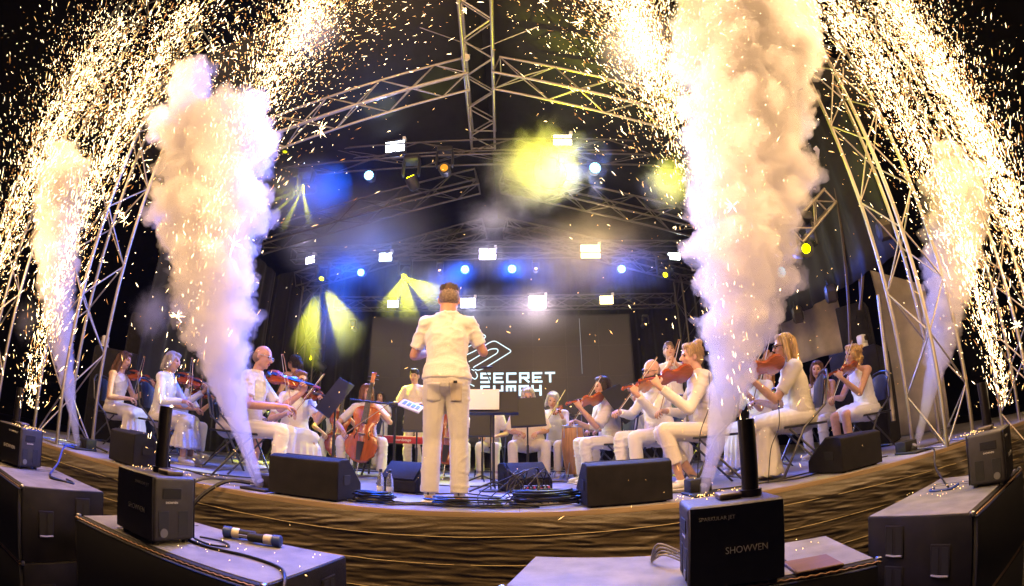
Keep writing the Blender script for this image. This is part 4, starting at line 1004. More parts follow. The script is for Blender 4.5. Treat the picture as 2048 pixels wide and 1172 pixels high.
# ------------------------------------------------------------------ music stands
M_STAND = mat('stand_black', (.014, .014, .015), .5, nscale=12, namt=.2)
def stand(label, base, z_desk, rz, tilt=62, wd=.48, ht=.34, sheet=None, roll=0.):
    T = thing('music_stand', label, 'music stand', (base[0], base[1], 0), rz, 'music stands')
    Rm = Matrix.Rotation(R(roll), 3, 'Y') @ Matrix.Rotation(R(-(90-tilt)), 3, 'X')
    dk = MB().rbox((0, 0, 0), (wd, .006, ht), .002, 1); c = Vector((0, 0, z_desk))
    dk.v = [tuple(c+Rm @ Vector(p)) for p in dk.v]; D = dk.build('desk', M_STAND, T)
    lp = MB().rbox((0, -.028, -ht/2), (wd, .06, .006), .002, 1); lp.v = [tuple(c+Rm @ Vector(p)) for p in lp.v]; lp.build('ledge', M_STAND, D)
    MB().cyl((0, .02, .06), (0, .02, z_desk-.05), .010, n=10).build('upper_tube', M_STAND, T); MB().cyl((0, .02, .05), (0, .02, z_desk*.55), .015, n=10).build('lower_tube', M_STAND, T)
    for k in range(3):
        a = R(90+120*k); MB().tube([(0, .02, .10), (.12*math.cos(a), .02+.12*math.sin(a), .06), (.26*math.cos(a), .02+.26*math.sin(a), .012)], .010, 6).build('leg', M_STAND, T)
    if sheet:
        sh_ = MB().box((0, -.008, .01), (wd*.6, .002, ht*.86)); sh_.v = [tuple(c+Rm @ Vector(p)) for p in sh_.v]
        for q in range(1): pass
        o = sh_.build('music_sheet', mat('paper', (.82, .78, .70), .7), None, 0); o.matrix_world = Matrix.Translation(T.location) @ Matrix.Rotation(rz, 4, 'Z'); tag(o, sheet, 'sheet music')
    return T
stand('black music stand tilted toward the woman in spectacles on the left', (-1.86, 4.35), .89, R(-40), 60, .36, .42, roll=18)
stand("conductor's black music stand carrying white sheet music", (-.25, 4.5), .88, R(0), 70, .50, .26, None)
o = MB().rbox((-.34, 4.475, .915), (.30, .003, .215), .001, 1, Matrix.Rotation(R(-14), 3, 'X')).build('music_sheet', mat('paper', (.82, .78, .70), .7)); tag(o, "white sheet music standing open on the conductor's stand", 'sheet music')
stand('black music stand with its back to the camera in front of the broad player', (.10, 5.2), .84, R(4), 74, .40, .36, roll=-3)
stand('low black music stand seen past the conductor on his right', (-.44, 5.5), .70, R(0), 75, .30, .28)
stand('black music stand just left of the conductor behind the tablet', (-1.20, 5.3), .77, R(0), 76, .32, .34)
stand('black music stand leaning in front of the grey-haired woman on the right', (1.18, 5.1), .90, R(35), 62, .34, .46, roll=-20)
stand('small black music stand in front of the bald bearded man', (.95, 4.2), .0+.62, R(60), 60, .01+.26, .22) if False else None

# boom stand with tablet left of the conductor
T = thing('boom_stand', 'black boom stand with a cross arm in front of the orange cello', 'stand', (-1.30, 4.7, 0), 0)
MB().cyl((0, 0, .04), (0, 0, .88), .014, n=10).build('pole', M_STAND, T); MB().tube([(-.52, 0, .91), (0, 0, .87), (.10, 0, .86)], .010, 8).build('arm', M_STAND, T); MB().rbox((-.02, 0, .87), (.10, .06, .05), .01, 2).build('clamp', M_STAND, T)
for k in range(3):
    a = R(30+120*k); MB().tube([(0, 0, .08), (.26*math.cos(a), .26*math.sin(a), .014)], .012, 6).build('leg', M_STAND, T)
o = MB().rbox((-1.12, 4.66, .855), (.24, .16, .02), .006, 2, Euler((R(28), R(20), 0)).to_matrix()).build('mixer_tablet', M_WHITEPL); tag(o, 'white tablet mixer lying on the boom stand arm', 'tablet')
for k in range(4): MB().rbox((-.075+.05*k, -.0, .0125), (.035, .09, .006), .002, 1).build('key_pad', mat('blue_pad', (.15, .25, .45), .4), o).matrix_basis = Matrix.Translation((-1.12, 4.66, .855)) @ Euler((R(28), R(20), 0)).to_matrix().to_4x4()

# ------------------------------------------------------------------ bottles
M_PET = mat('clear_bottle', (.85, .9, .88), .08, trans=.85); M_CAP = mat('dark_cap', (.02, .02, .025), .4); M_WLAB = mat('bottle_label', (.55, .55, .5), .5)
def bottle(label, loc):
    T = thing('water_bottle', label, 'bottle', loc, 0, 'water bottles')
    MB().lathe([(.030, 0), (.032, .01), (.032, .12), (.028, .15), (.013, .185), (.012, .20)], n=16).build('bottle', M_PET, T); MB().lathe([(.0325, .035), (.0328, .036), (.0328, .075), (.0325, .076)], n=16).build('wrap', M_WLAB, T); MB().lathe([(.015, .198), (.015, .222), (.012, .225)], n=14).build('cap', M_CAP, T)
bottle('left one of the two small water bottles on the stage floor', (-1.19, 3.88, 0)); bottle('right one of the two small water bottles on the stage floor', (-1.10, 3.86, 0)); 

# ------------------------------------------------------------------ cables
M_CABLE = mat('cable_black', (.010, .010, .011), .42); M_BLUE = mat('cable_blue', (.02, .05, .30), .5)
def cable(label, pts, r=.007, m=None, name='cable', wob=.0, n=6, seed=0):
    rr = random.Random(seed); P = [Vector(p) for p in pts]; out = []
    for i in range(len(P)-1):
        p0, p1, p2, p3 = P[max(i-1, 0)], P[i], P[i+1], P[min(i+2, len(P)-1)]
        for k in range(6):
            t = k/6; out.append(.5*((2*p1)+(-p0+p2)*t+(2*p0-5*p1+4*p2-p3)*t*t+(-p0+3*p1-3*p2+p3)*t**3))
    out.append(P[-1]); out = [p+Vector((rr.uniform(-wob, wob), rr.uniform(-wob, wob), abs(rr.uniform(0, wob))*.3)) for p in out]
    o = MB().tube(out, r, n).build(name, m or M_CABLE); tag(o, label, 'cable'); return o
def coil(label, c, rx, ry, turns, seed, r=.008):
    rr = random.Random(seed); pts = []
    for k in range(turns*14):
        a = 2*math.pi*k/14; q = 1+rr.uniform(-.10, .10)-.12*(k/14 % 2); pts.append((c[0]+rx*q*math.cos(a), c[1]+ry*q*math.sin(a), .012+.018*(k/14)+rr.uniform(0, .008)))
    o = MB().tube(pts, r, 6).build('cable_coil', M_CABLE); tag(o, label, 'cable')
coil('thick black cable coil at the foot of the left edge wedge', (-1.06, 3.28), .17, .09, 4, 1)
coil('loose cable coil directly in front of the conductor\'s shoes', (-.36, 3.22), .30, .08, 4, 2, .006)
coil('heavy cable coil beside the yellow plug box right of the conductor', (.18, 3.36), .26, .15, 6, 3, .010)
coil('smaller tangled cable coil on top of the heavy coil', (.16, 3.50), .20, .12, 5, 4, .006)
for k in range(9):
    rr = random.Random(40+k); x = -1.25; y = 3.26+.07*rr.random(); pts = []
    for i in range(9): pts.append((x+i*.17+rr.uniform(-.03, .03), y+rr.uniform(-.06, .06), .010+.006*rr.random()))
    cable('black cable running along the stage edge, strand %s' % ['nearest the lip', 'second from the lip', 'in the middle of the bundle', 'under the bottles', 'crossing by the shoes', 'ending at the plug box', 'at the back of the bundle', 'looped by the left coil', 'looped by the right coil'][k], pts, .006, seed=k)
pb = thing('plug_box', 'yellow plug box bristling with cable plugs right of the conductor', 'plug box', (.13, 3.62, 0), R(6))
MB().rbox((0, 0, .035), (.26, .10, .07), .008, 2).build('box', mat('yellow_box', (.65, .45, .05), .5), pb); MB().rbox((0, .03, .10), (.22, .05, .06), .008, 2).build('socket_row', M_BLACK, pb)
for k in range(8):
    x = -.10+.028*k; MB().cyl((x, -.005, .09), (x, -.03, .12), .010, n=8).build('plug', mat('red_plug', (.55, .03, .03), .4) if k % 2 else M_STEEL, pb)
for k in range(10):
    x = .13-.12+.026*k; rr = random.Random(k); cable('thin black plug cable arching from the yellow box, number %s from the left' % ['one', 'two', 'three', 'four', 'five', 'six', 'seven', 'eight', 'nine', 'ten'][k], [(x, 3.60, .10), (x-.04+rr.uniform(-.12, .12), 3.52, .22+.06*rr.random()), (x-.15+rr.uniform(-.2, .25), 3.42, .12), (x-.2+rr.uniform(-.2, .3), 3.34, .02)], .0045, seed=k)
o = MB().rbox((.02, 4.0, .006), (.5, .35, .006), .002, 1, Matrix.Rotation(R(20), 3, 'Z')).build('floor_sheet', mat('pale_sheet', (.7, .68, .64), .6)); tag(o, 'pale sheet lying on the floor behind the plug box', 'sheet')
for k, (a, b, c, d) in enumerate([((-1.6, 3.9), (-2.3, 4.2), (-3.0, 3.7), (-3.8, 3.8)), ((-1.2, 5.2), (-.5, 5.0), (.3, 5.6), (1.0, 5.0)), ((1.2, 3.6), (1.6, 3.45), (2.2, 3.5), (2.9, 3.75)), ((-1.7, 3.5), (-2.0, 3.7), (-2.6, 3.5), (-3.2, 3.75)), ((2.0, 3.45), (2.3, 3.35), (2.9, 3.6), (3.5, 3.55)), ((-.9, 4.0), (-.5, 4.2), (-.1, 3.9), (.3, 4.3))]):
    cable('black floor cable %s' % ['in front of the left violinists', 'crossing behind the music stands', 'in front of the long-haired blonde', 'behind the left smoke jet', 'near the right wedge', 'behind the conductor'][k], [(p[0], p[1], .010) for p in (a, b, c, d)], .007, seed=k)
# cables hanging over the stage edge and lying on the subwoofers
cable('striped hose from the left smoke jet hanging over the stage edge', [(-2.08, 3.22, .05), (-2.20, 3.05, .05), (-2.34, 2.86, -.12), (-2.40, 2.72, -.40), (-2.42, 2.6, -.75)], .016)
cable('black cable hanging over the stage edge beside the striped hose', [(-2.2, 3.4, .03), (-2.42, 3.05, .04), (-2.52, 2.85, -.15), (-2.5, 2.7, -.6)], .010)
cable('long black cable lying across the left subwoofer to its front corner', [(-1.80, 2.10, -.185), (-1.6, 2.05, -.188), (-1.35, 2.05, -.186), (-1.12, 1.98, -.188), (-1.0, 1.83, -.19), (-.97, 1.72, -.30), (-.97, 1.70, -.5)], .008)
cable('thin looped cable on the left subwoofer beside the spark machine', [(-1.76, 2.2, -.185), (-1.62, 2.22, -.187), (-1.52, 2.15, -.187), (-1.62, 2.10, -.187), (-1.75, 2.14, -.186)], .006)
cable('blue cable from the far left smoke jet onto the leftmost stack', [(-4.42, 3.25, .02), (-4.25, 3.0, .03), (-4.05, 2.80, -.1), (-3.95, 2.65, -.185), (-3.75, 2.55, -.188), (-3.5, 2.6, -.188)], .009, M_BLUE)
cable('black cable coiled on the leftmost stack', [(-3.9, 2.62, -.185), (-3.7, 2.5, -.187), (-3.55, 2.62, -.187), (-3.7, 2.66, -.186)], .007)
cable('black cable hanging from the right smoke jet to the rightmost stack', [(3.72, 3.25, .02), (3.55, 2.98, .03), (3.40, 2.85, -.1), (3.15, 2.55, -.19), (3.0, 2.40, -.188)], .009)
cable('dark blue cable lying behind the rightmost spark machine', [(2.95, 2.50, -.187), (2.85, 2.45, -.186), (2.92, 2.32, -.187), (3.0, 2.30, -.17)], .010, M_BLUE)
for k in range(4): cable('grey lead %s at the back of the nearest spark machine' % ['lowest', 'second', 'third', 'highest'][k], [(.76, 2.14, -.16+.015*k), (.70-.01*k, 2.22, -.14+.02*k), (.66, 2.30, -.185), (.72, 2.40, -.187)], .005, mat('grey_lead', (.25, .24, .25), .4))
def connector(label, loc, rz, tip=False):
    T = thing('power_connector', label, 'connector', loc, rz, 'connectors on the left subwoofer')
    MB().lathe([(.020, -.10), (.026, -.09), (.026, -.01), (.030, .0)], n=14).build('grip', M_RUBBER, T); MB().lathe([(.028, 0), (.031, .01), (.031, .045), (.026, .05)], n=14).build('collar', mat('cream_collar', (.65, .58, .45), .5), T); MB().lathe([(.027, .05), (.034, .055), (.034, .10), (.026, .105)], n=14).build('coupling', mat('blue_coupling', (.03, .06, .22), .45), T)
    MB().cyl((0, 0, -.16), (0, 0, -.10), .008, n=8).build('lead', M_STEEL if tip else M_CABLE, T)
    T.rotation_euler = (R(90), 0, rz)
connector('black and cream power connector lying nearer the spark machine', (-1.60, 2.38, -.16), R(-75)); connector('black and cream power connector pointing to the right subwoofer end', (-1.42, 2.36, -.16), R(100), True)

# ------------------------------------------------------------------ side loudspeakers and cameras
def pa(label, c, rz, W, D, H, z=0.):
    T = thing('loudspeaker_cabinet', label, 'loudspeaker', (c[0], c[1], z), rz, 'side loudspeaker cabinets')
    MB().rbox((0, 0, H/2), (W, D, H), .02, 2).build('cabinet', M_CAB, T); MB().rbox((0, -D/2-.006, H/2), (W-.06, .02, H-.06), .005, 1).build('grille', M_GRILL, T)
    for q in (-1, 1): MB().rbox((q*(W/2+.001), 0, H*.7), (.008, .14, .06), .002, 1).build('handle_recess', M_HOLE, T)
pa('wide black loudspeaker cabinet standing behind the curly blonde woman', (4.78, 5.15), R(35), .95, .7, 1.32); pa('slim black loudspeaker cabinet on top of the right stack', (4.98, 5.35), R(40), .46, .45, .72, 1.322)
pa('tall black loudspeaker cabinet behind the leftmost violinist', (-6.35, 5.3), R(-40), .95, .7, 1.40); pa('slim black loudspeaker cabinet on top of the left stack', (-6.25, 5.7), R(-40), .46, .45, .72, 1.402)
def ptz(label, loc, rz):
    T = thing('robotic_camera', label, 'camera', loc, rz, 'white robotic cameras')
    MB().lathe([(.075, 0), (.078, .02), (.07, .05), (.06, .06)], n=20).build('base', M_WHITEPL, T); MB().rbox((0, 0, .12), (.12, .12, .13), .03, 3).build('head', M_WHITEPL, T)
    for q in (-1, 1): MB().rbox((q*.07, 0, .10), (.022, .09, .13), .01, 2).build('yoke_arm', M_WHITEPL, T)
    MB().cyl((0, -.055, .125), (0, -.085, .125), .036, n=18).build('lens', M_EYE, T)
ptz('white robotic camera on the right loudspeaker stack', (4.62, 4.88, 1.325), R(20)); ptz('white robotic camera on the left loudspeaker stack', (-6.28, 4.95, 1.405), R(-30))

# ------------------------------------------------------------------ keyboard, percussion, harp
T = thing('stage_keyboard', 'red stage keyboard on a black stand left of the conductor', 'keyboard', (-1.72, 6.35, 0), R(4))
MB().rbox((0, 0, .52), (1.15, .30, .10), .01, 2).build('case', mat('keyboard_red', (.42, .02, .02), .4), T); MB().box((0, -.06, .573), (1.06, .15, .008)).build('white_keys', M_WHITEPL, T, 0)
me = text_mesh('nordstage', .055, .001, M_TEXTW); o = bpy.data.objects.new('lettering', me); COL.objects.link(o); o.parent = T; o.location = (.12, -.152, .52); o.rotation_euler = (R(90), 0, 0)
for q in (-1, 1): MB().tube([(q*.45, -.2, 0), (-q*.0+q*.35, .0, .46)], .016, 8).build('leg', M_STAND, T); MB().tube([(q*.45, .2, 0), (q*.35, .0, .46)], .016, 8).build('leg', M_STAND, T)
T = thing('conga_drum', 'tan wooden conga drum behind the woman in the sheer blouse', 'drum', (.72, 6.15, 0), 0)
MB().lathe([(.10, .06), (.125, .20), (.155, .45), (.14, .68), (.135, .70)], n=24).build('shell', mat('conga_wood', (.55, .27, .09), .35, nscale=6, namt=.25, stretch=(8, 8, .6), coat=.4), T)
MB().lathe([(.142, .685), (.148, .69), (.148, .72), (.142, .725)], n=24).build('rim', M_STEEL, T); MB().lathe([(.0, .722), (.13, .722), (.138, .716)], n=24).build('drum_head', mat('drum_skin', (.7, .62, .5), .6), T)
for k in range(5):
    a = k*1.256; MB().cyl((.15*math.cos(a), .15*math.sin(a), .55), (.15*math.cos(a), .15*math.sin(a), .70), .007, n=6).build('lug', M_STEEL, T)
for k in range(3):
    a = k*2.09; MB().tube([(.12*math.cos(a), .12*math.sin(a), .22), (.22*math.cos(a), .22*math.sin(a), 0)], .010, 6).build('leg', M_STEEL, T)
def cymbal(label, c, z, r):
    T = thing('cymbal', label, 'cymbal', (c[0], c[1], 0), 0, 'cymbals on stands')
    MB().lathe([(.012, z+.03), (.04, z+.022), (.05, z+.012), (r, z-.012), (r, z-.015), (.05, z+.008), (.012, z+.02)], n=28).build('disc', mat('cymbal_bronze', (.30, .22, .10), .3, 1.), T); MB().cyl((0, 0, .0), (0, 0, z+.05), .009, n=8).build('stand_tube', M_STEEL, T)
    for k in range(3):
        a = k*2.09; MB().tube([(0, 0, .3), (.22*math.cos(a), .22*math.sin(a), 0)], .008, 6).build('leg', M_STEEL, T)
cymbal('dark cymbal on a stand right of the middle music stand', (.62, 7.0), .96, .20); cymbal('second cymbal on a stand nearer the woman in the sheer blouse', (.98, 7.1), .93, .17)
T = thing('harp', 'golden wooden concert harp standing behind the long-haired blonde', 'harp', (3.4, 5.75, 0), R(30)); MH = mat('harp_wood', (.55, .26, .07), .3, nscale=5, namt=.25, stretch=(6, 6, .5), coat=.4)
MB().tube([(-.36, 0, .08), (-.36, 0, .9), (-.36, 0, 1.62)], [.045, .03, .04], 14).build('column', MH, T); MB().lathe([(.05, 1.60), (.075, 1.64), (.055, 1.70), (.07, 1.76), (.03, 1.78)], (-.36, 0, 0), 16).build('crown', MH, T)
MB().tube([(-.36, 0, 1.66), (-.15, 0, 1.44), (.08, 0, 1.40), (.30, 0, 1.58)], [.04, .035, .035, .03], 10).build('neck', MH, T); MB().prism([(-.34, -.14, .08), (.34, -.05, 1.56), (.34, .05, 1.56), (-.34, .14, .08)], (.09, 0, -.05)).build('sound_board', MH, T); MB().rbox((-.25, 0, .05), (.42, .36, .09), .02, 2).build('base', MH, T)
for k in range(14):
    t = k/13; x = -.28+.54*t; MB().cyl((x, 0, 1.44+.10*abs(t-.4)), (x, 0, .16+1.28*t*.98), .0018, n=4).build('string', M_HAIRW, T)
T = thing('trumpet', 'brass trumpet at the lips of the standing man behind the bald bearded man', 'trumpet', (1.98, 5.50, 1.50), R(-12)) if False else None
# instrument leads hanging from the violins
for k, (p, q, l) in enumerate([((1418, 745), (1392, 930), 'thin cable hanging from the violin of the woman with the bun'), ((1556, 800), (1535, 940), 'thin cable hanging from the blonde woman\'s viola')]):
    a, b = aty(*p, 3.55 if k == 0 else 3.35), aty(*q, 3.5 if k == 0 else 3.3); cable(l, [a, a.lerp(b, .35)+Vector((.02, -.03, -.02)), a.lerp(b, .7)+Vector((-.02, -.03, 0)), Vector((b.x, b.y, .02))], .004)

T = thing('microphone', "black microphone on a thin boom at the conductor's right elbow", 'microphone', (-.28, 4.55, 0), 0)
MB().cyl((0, 0, .0), (0, 0, 1.10), .007, n=8).build('pole', M_STAND, T); MB().tube([(-.22, -.02, 1.235), (-.06, -.01, 1.24), (.0, 0, 1.10)], .007, 6).build('boom', M_STAND, T); MB().cyl((-.10, -.02, 1.245), (.02, -.02, 1.25), .011, n=10).build('capsule', M_STAND, T)
MB().lathe([(.12, 0), (.12, .012), (.02, .02)], n=20).build('base', M_STAND, T)
# ------------------------------------------------------------------ stage lamps
FLOOD, BLUE, YELLOW = 2.5, 17., 3.
M_LHOUS = mat('lamp_housing', (.02, .02, .022), .5)
def flood(label, px, py, Y, wd, ht, col, watt, roll=0., estr=14., yaw=0., ang=130, lcol=None):
    p = aty(px, py, Y); T = thing('floodlight', label, 'floodlight', p, 0, 'white floodlights on the trusses'); T.rotation_euler = (R(12), R(roll), R(yaw))
    MB().rbox((0, .05, 0), (wd+.03, .09, ht+.03), .008, 2).build('housing', M_LHOUS, T)
    nx, ny = 6, 3
    cell = MB().rbox((0, -.002, 0), (wd/nx*.96, .012, ht/ny*.96), .002, 1).mesh('led_cell', emat('flood_%s' % label[:14], col, estr), 30)
    for i in range(nx):
        for j in range(ny):
            o = bpy.data.objects.new('led_cell', cell); COL.objects.link(o); o.parent = T; o.location = (-wd/2+(i+.5)*wd/nx, 0, -ht/2+(j+.5)*ht/ny)
    MB().tube([(-wd/2-.025, .05, 0), (-wd/2-.025, .07, ht/2+.07), (wd/2+.025, .07, ht/2+.07), (wd/2+.025, .05, 0)], .009, 6).build('yoke', M_LHOUS, T)
    MB().rbox((wd/2+.0, .03, ht/2+.04), (.05, .12, .06), .006, 1).build('barn_door', M_WHITEPL, T)
    if watt: lamp('flood_light', 'SPOT', watt*FLOOD, lcol or col, T, (0, -.03, 0), (0, -1, -.25), .08, ang, .7)
CW, LV, PK, AM = (.80, .86, 1.0), (.74, .66, 1.0), (1.0, .78, .86), (1.0, .70, .30)
flood('floodlight with grey side flap at the upper left end of the front lamp bar', 598, 322, 6.0, .25, .16, CW, 25, -6, yaw=-8)
flood('large floodlight hanging above the blue round lamp on the front lamp bar', 790, 293, 6.0, .33, .19, (.80, .88, 1.0), 60, -4, lcol=(.22, .34, 1.0))
flood('hazy warm floodlight above the big yellow cloud', 1125, 280, 6.0, .30, .18, (1., .86, .60), 20)
flood('floodlight beside the right smoke column on the front lamp bar', 1350, 295, 6.0, .26, .17, (1., .92, .8), 30)
flood('lilac floodlight at the left end of the rear lamp bar', 620, 520, 8.0, .23, .14, LV, 40, -6, yaw=-12)
flood('floodlight in the blue haze on the rear lamp bar', 771, 514, 8.0, .26, .16, (.75, .85, 1.0), 50, lcol=(.08, .22, 1.0))
flood('bright lilac floodlight in the middle of the rear lamp bar', 975, 508, 8.0, .32, .20, LV, 90)
flood('amber floodlight wrapped in brown smoke on the rear lamp bar', 1181, 503, 8.0, .38, .26, AM, 110, estr=18)
flood('pale green-white floodlight at the right end of the rear lamp bar', 1348, 512, 8.0, .25, .15, (.86, 1., .95), 25, 4)
flood('floodlight left of the conductor on the screen truss', 786, 608, 8.7, .23, .13, (.75, .85, 1.0), 50, lcol=(.15, .3, 1.0))
flood('floodlight just right of the conductor\'s head on the screen truss', 936, 606, 8.7, .30, .19, (.76, .74, 1.0), 80)
flood('pink-white floodlight in the middle of the screen truss', 1075, 604, 8.7, .34, .24, PK, 100, estr=18)
flood('amber floodlight at the right of the screen truss', 1213, 600, 8.7, .27, .16, (1., .76, .40), 45)

def par(label, px, py, Y, r, watt, col=(.0, .10, 1.0), d=(0, -1, -.55)):
    p = aty(px, py, Y); T = thing('round_lamp', label, 'stage lamp', p, 0, 'blue round lamps'); T.rotation_euler = (R(15), 0, 0)
    MB().lathe([(r*.75, .18), (r*1.0, .12), (r*1.06, 0), (r*1.06, -.015), (r*.98, -.015), (r*.98, .0)], n=24).build('housing', M_LHOUS, T).rotation_euler = (R(-90), 0, 0)
    led = MB().cyl((0, 0, 0), (0, -.012, 0), r*.15, n=10).mesh('led', emat('blue_led', (.35, .8, 1.0), 7.), 40)
    MB().cyl((0, .004, 0), (0, -.002, 0), r*.97, n=24).build('lens_plate', emat('blue_plate', (.01, .12, .9), .35), T)
    for n_, rr in ((1, 0), (6, .42), (12, .78)):
        for k in range(n_):
            a = 2*math.pi*k/n_+.2; o = bpy.data.objects.new('led', led); COL.objects.link(o); o.parent = T; o.location = (r*rr*math.cos(a), -.004, r*rr*math.sin(a))
    MB().tube([(-r*1.12, .06, 0), (-r*1.12, .07, r*1.5), (r*1.12, .07, r*1.5), (r*1.12, .06, 0)], .008, 6).build('yoke', M_LHOUS, T)
    lamp('blue_light', 'SPOT', watt*BLUE, col, T, (0, -.03, 0), d, .06, 95, .8)
par('blue round lamp on the left of the front lamp bar', 738, 351, 5.95, .085, 170)
par('blue round lamp right of the big yellow cloud', 1190, 336, 5.95, .095, 40)
par('blue round lamp at the left of the rear lamp bar', 722, 545, 8.0, .075, 45)
par('blue round lamp above the conductor\'s head', 930, 539, 8.0, .082, 70)
par('blue round lamp right of the conductor\'s head', 1024, 538, 8.0, .082, 70)
par('blue round lamp in the brown smoke on the right', 1243, 538, 8.0, .080, 60)
par('blue round lamp beside the right smoke column on the side cloth', 1562, 545, 5.6, .085, 18)

YEL = (.85, .85, .0)
def mover(label, px, py, Y, d, watt, ang, on=True, s=1., col=YEL, estr=30., lens=.045):
    """moving head: base, yoke, barrel turned along d, glowing lens, one or more beams"""
    p = aty(px, py, Y); T = thing('moving_head_lamp', label, 'moving lamp', p, 0, 'moving head lamps')
    d0 = Vector(d[0]).normalized(); Rm = look_rot(d0)
    MB().rbox((0, .02-d0.y*.0, .34*s), (.26*s, .22*s, .10*s), .02, 2).build('base', M_LHOUS, T)
    for q in (-1, 1): MB().rbox((q*.13*s, .02, .17*s), (.035*s, .12*s, .28*s), .015, 2).build('yoke_arm', M_LHOUS, T)
    b = MB(); b.lathe([(.06*s, -.24*s), (.09*s, -.20*s), (.10*s, -.05*s), (.095*s, -.01*s), (.075*s, -.012*s)], n=20)
    b.v = [tuple(Rm @ Vector((x, z, -y))) for x, y, z in b.v]; b.build('head', M_LHOUS, T)
    l_ = MB().cyl(d0*-.012*s, d0*-.004*s, lens*s*1.4, n=18).build('lens', emat('lens_%d_%d' % (px, py), col if on else (.8, .3, .02), estr if on else 1.5), T)
    if on:
        for k, dd in enumerate(d): lamp('beam', 'SPOT', watt*YELLOW, col, T, d0*.01*s, dd, .012, ang[k], .35)
mover('yellow moving head with starry rays at the upper left', 606, 378, 5.9, [(math.cos(R(a)), -.45, math.sin(R(a))) for a in (-165, -140, -112, -85, -60, -30, -8, 14, 60, 120)], 500, (6,)*10, lens=.05, estr=60.)
mover('moving head with two yellow beams upward beside the left ridge', 820, 353, 5.9, [(-.35, -.5, .75), (.32, -.5, .75)], 30, (26, 24), lens=.05)
mover('dark moving head with a small amber glint left of the ridge', 888, 335, 5.95, [(0, -1, -.2)], 0, (10,), False)
mover('blinding moving head inside the big yellow cloud', 1100, 345, 5.9, [(.1, -1, -.25)], 150, (110,), lens=.17, estr=40, s=1.1)
mover('moving head glaring in the small yellow cloud by the right smoke column', 1340, 355, 5.9, [(-.1, -1, -.25)], 60, (110,), lens=.09, estr=40)
mover('yellow moving head sending split beams down at the left of the rear bar', 643, 558, 7.95, [(.05, -.35, -1), (.62, -.35, -.8)], 1000, (24, 22), lens=.03)
mover('yellow moving head with a fan of beams left of the conductor', 808, 553, 7.95, [(-.2, -.45, -.9), (.25, -.45, -.9), (.62, -.45, -.5)], 500, (26, 24, 26), lens=.035)
mover('yellow moving head beaming to the left at the right end of the rear bar', 1330, 550, 7.95, [(-.8, -.4, -.55)], 400, (30,), lens=.03)
mover('moving head with a yellow and blue lens on the bracket truss at the right', 1613, 497, 4.45, [(-.15, -1, -.35)], 4, (30,), lens=.035, estr=6, s=1.25)
mover('yellow moving head low on the left rear tower', 632, 725, 8.4, [(-.75, -.2, .55)], 500, (18,), lens=.03)
mover('small amber lamp on the lower left of the screen truss', 704, 655, 8.6, [(-.6, -.5, .35)], 25, (14,), col=(1., .5, .1), lens=.022, s=.5)
mover('small amber lamp high on the left of the rear bar', 675, 548, 7.95, [(-.8, -.5, .45)], 25, (14,), col=(1., .5, .2), lens=.022, s=.5)
mover('small amber lamp right of the conductor below the rear bar', 1072, 537, 7.95, [(.0, -.9, .1)], 6, (14,), col=(1., .55, .1), lens=.022, s=.5)
mover('small amber lamp left of the conductor below the rear bar', 879, 540, 7.95, [(-.3, -.6, .7)], 15, (14,), col=(1., .5, .1), lens=.026, s=.5)
mover('small amber lamp by the right rear tower', 1292, 648, 8.6, [(.6, -.5, .3)], 15, (14,), col=(1., .6, .1), lens=.022, s=.5)
# dark fixtures with hexagonal backs on the right side cloth
for px, py, X, l in ((1755, 462, 4.35, 'dark hexagonal speaker bracket on the right tower'), (1650, 590, 4.4, 'dark hexagonal lamp back hanging over the pale tarpaulin'), (1585, 632, 4.4, 'small dark lamp back lowest on the right side cloth')):
    p = atx(px, py, X); T = thing('hexagonal_lamp', l, 'lamp', p, R(55), 'dark lamp backs on the right')
    MB().lathe([(.10, 0), (.14, .03), (.14, .15), (.10, .18)], n=6).build('housing', mat('olive_housing', (.05, .04, .025), .5), T).rotation_euler = (R(90), 0, 0)
    MB().rbox((0, -.185, .03), (.11, .006, .014), .002, 1).build('label_strip', M_TEXTW, T); MB().tube([(-.12, -.06, .1), (0, -.06, .24), (.12, -.06, .1)], .01, 6).build('hanger', M_LHOUS, T)
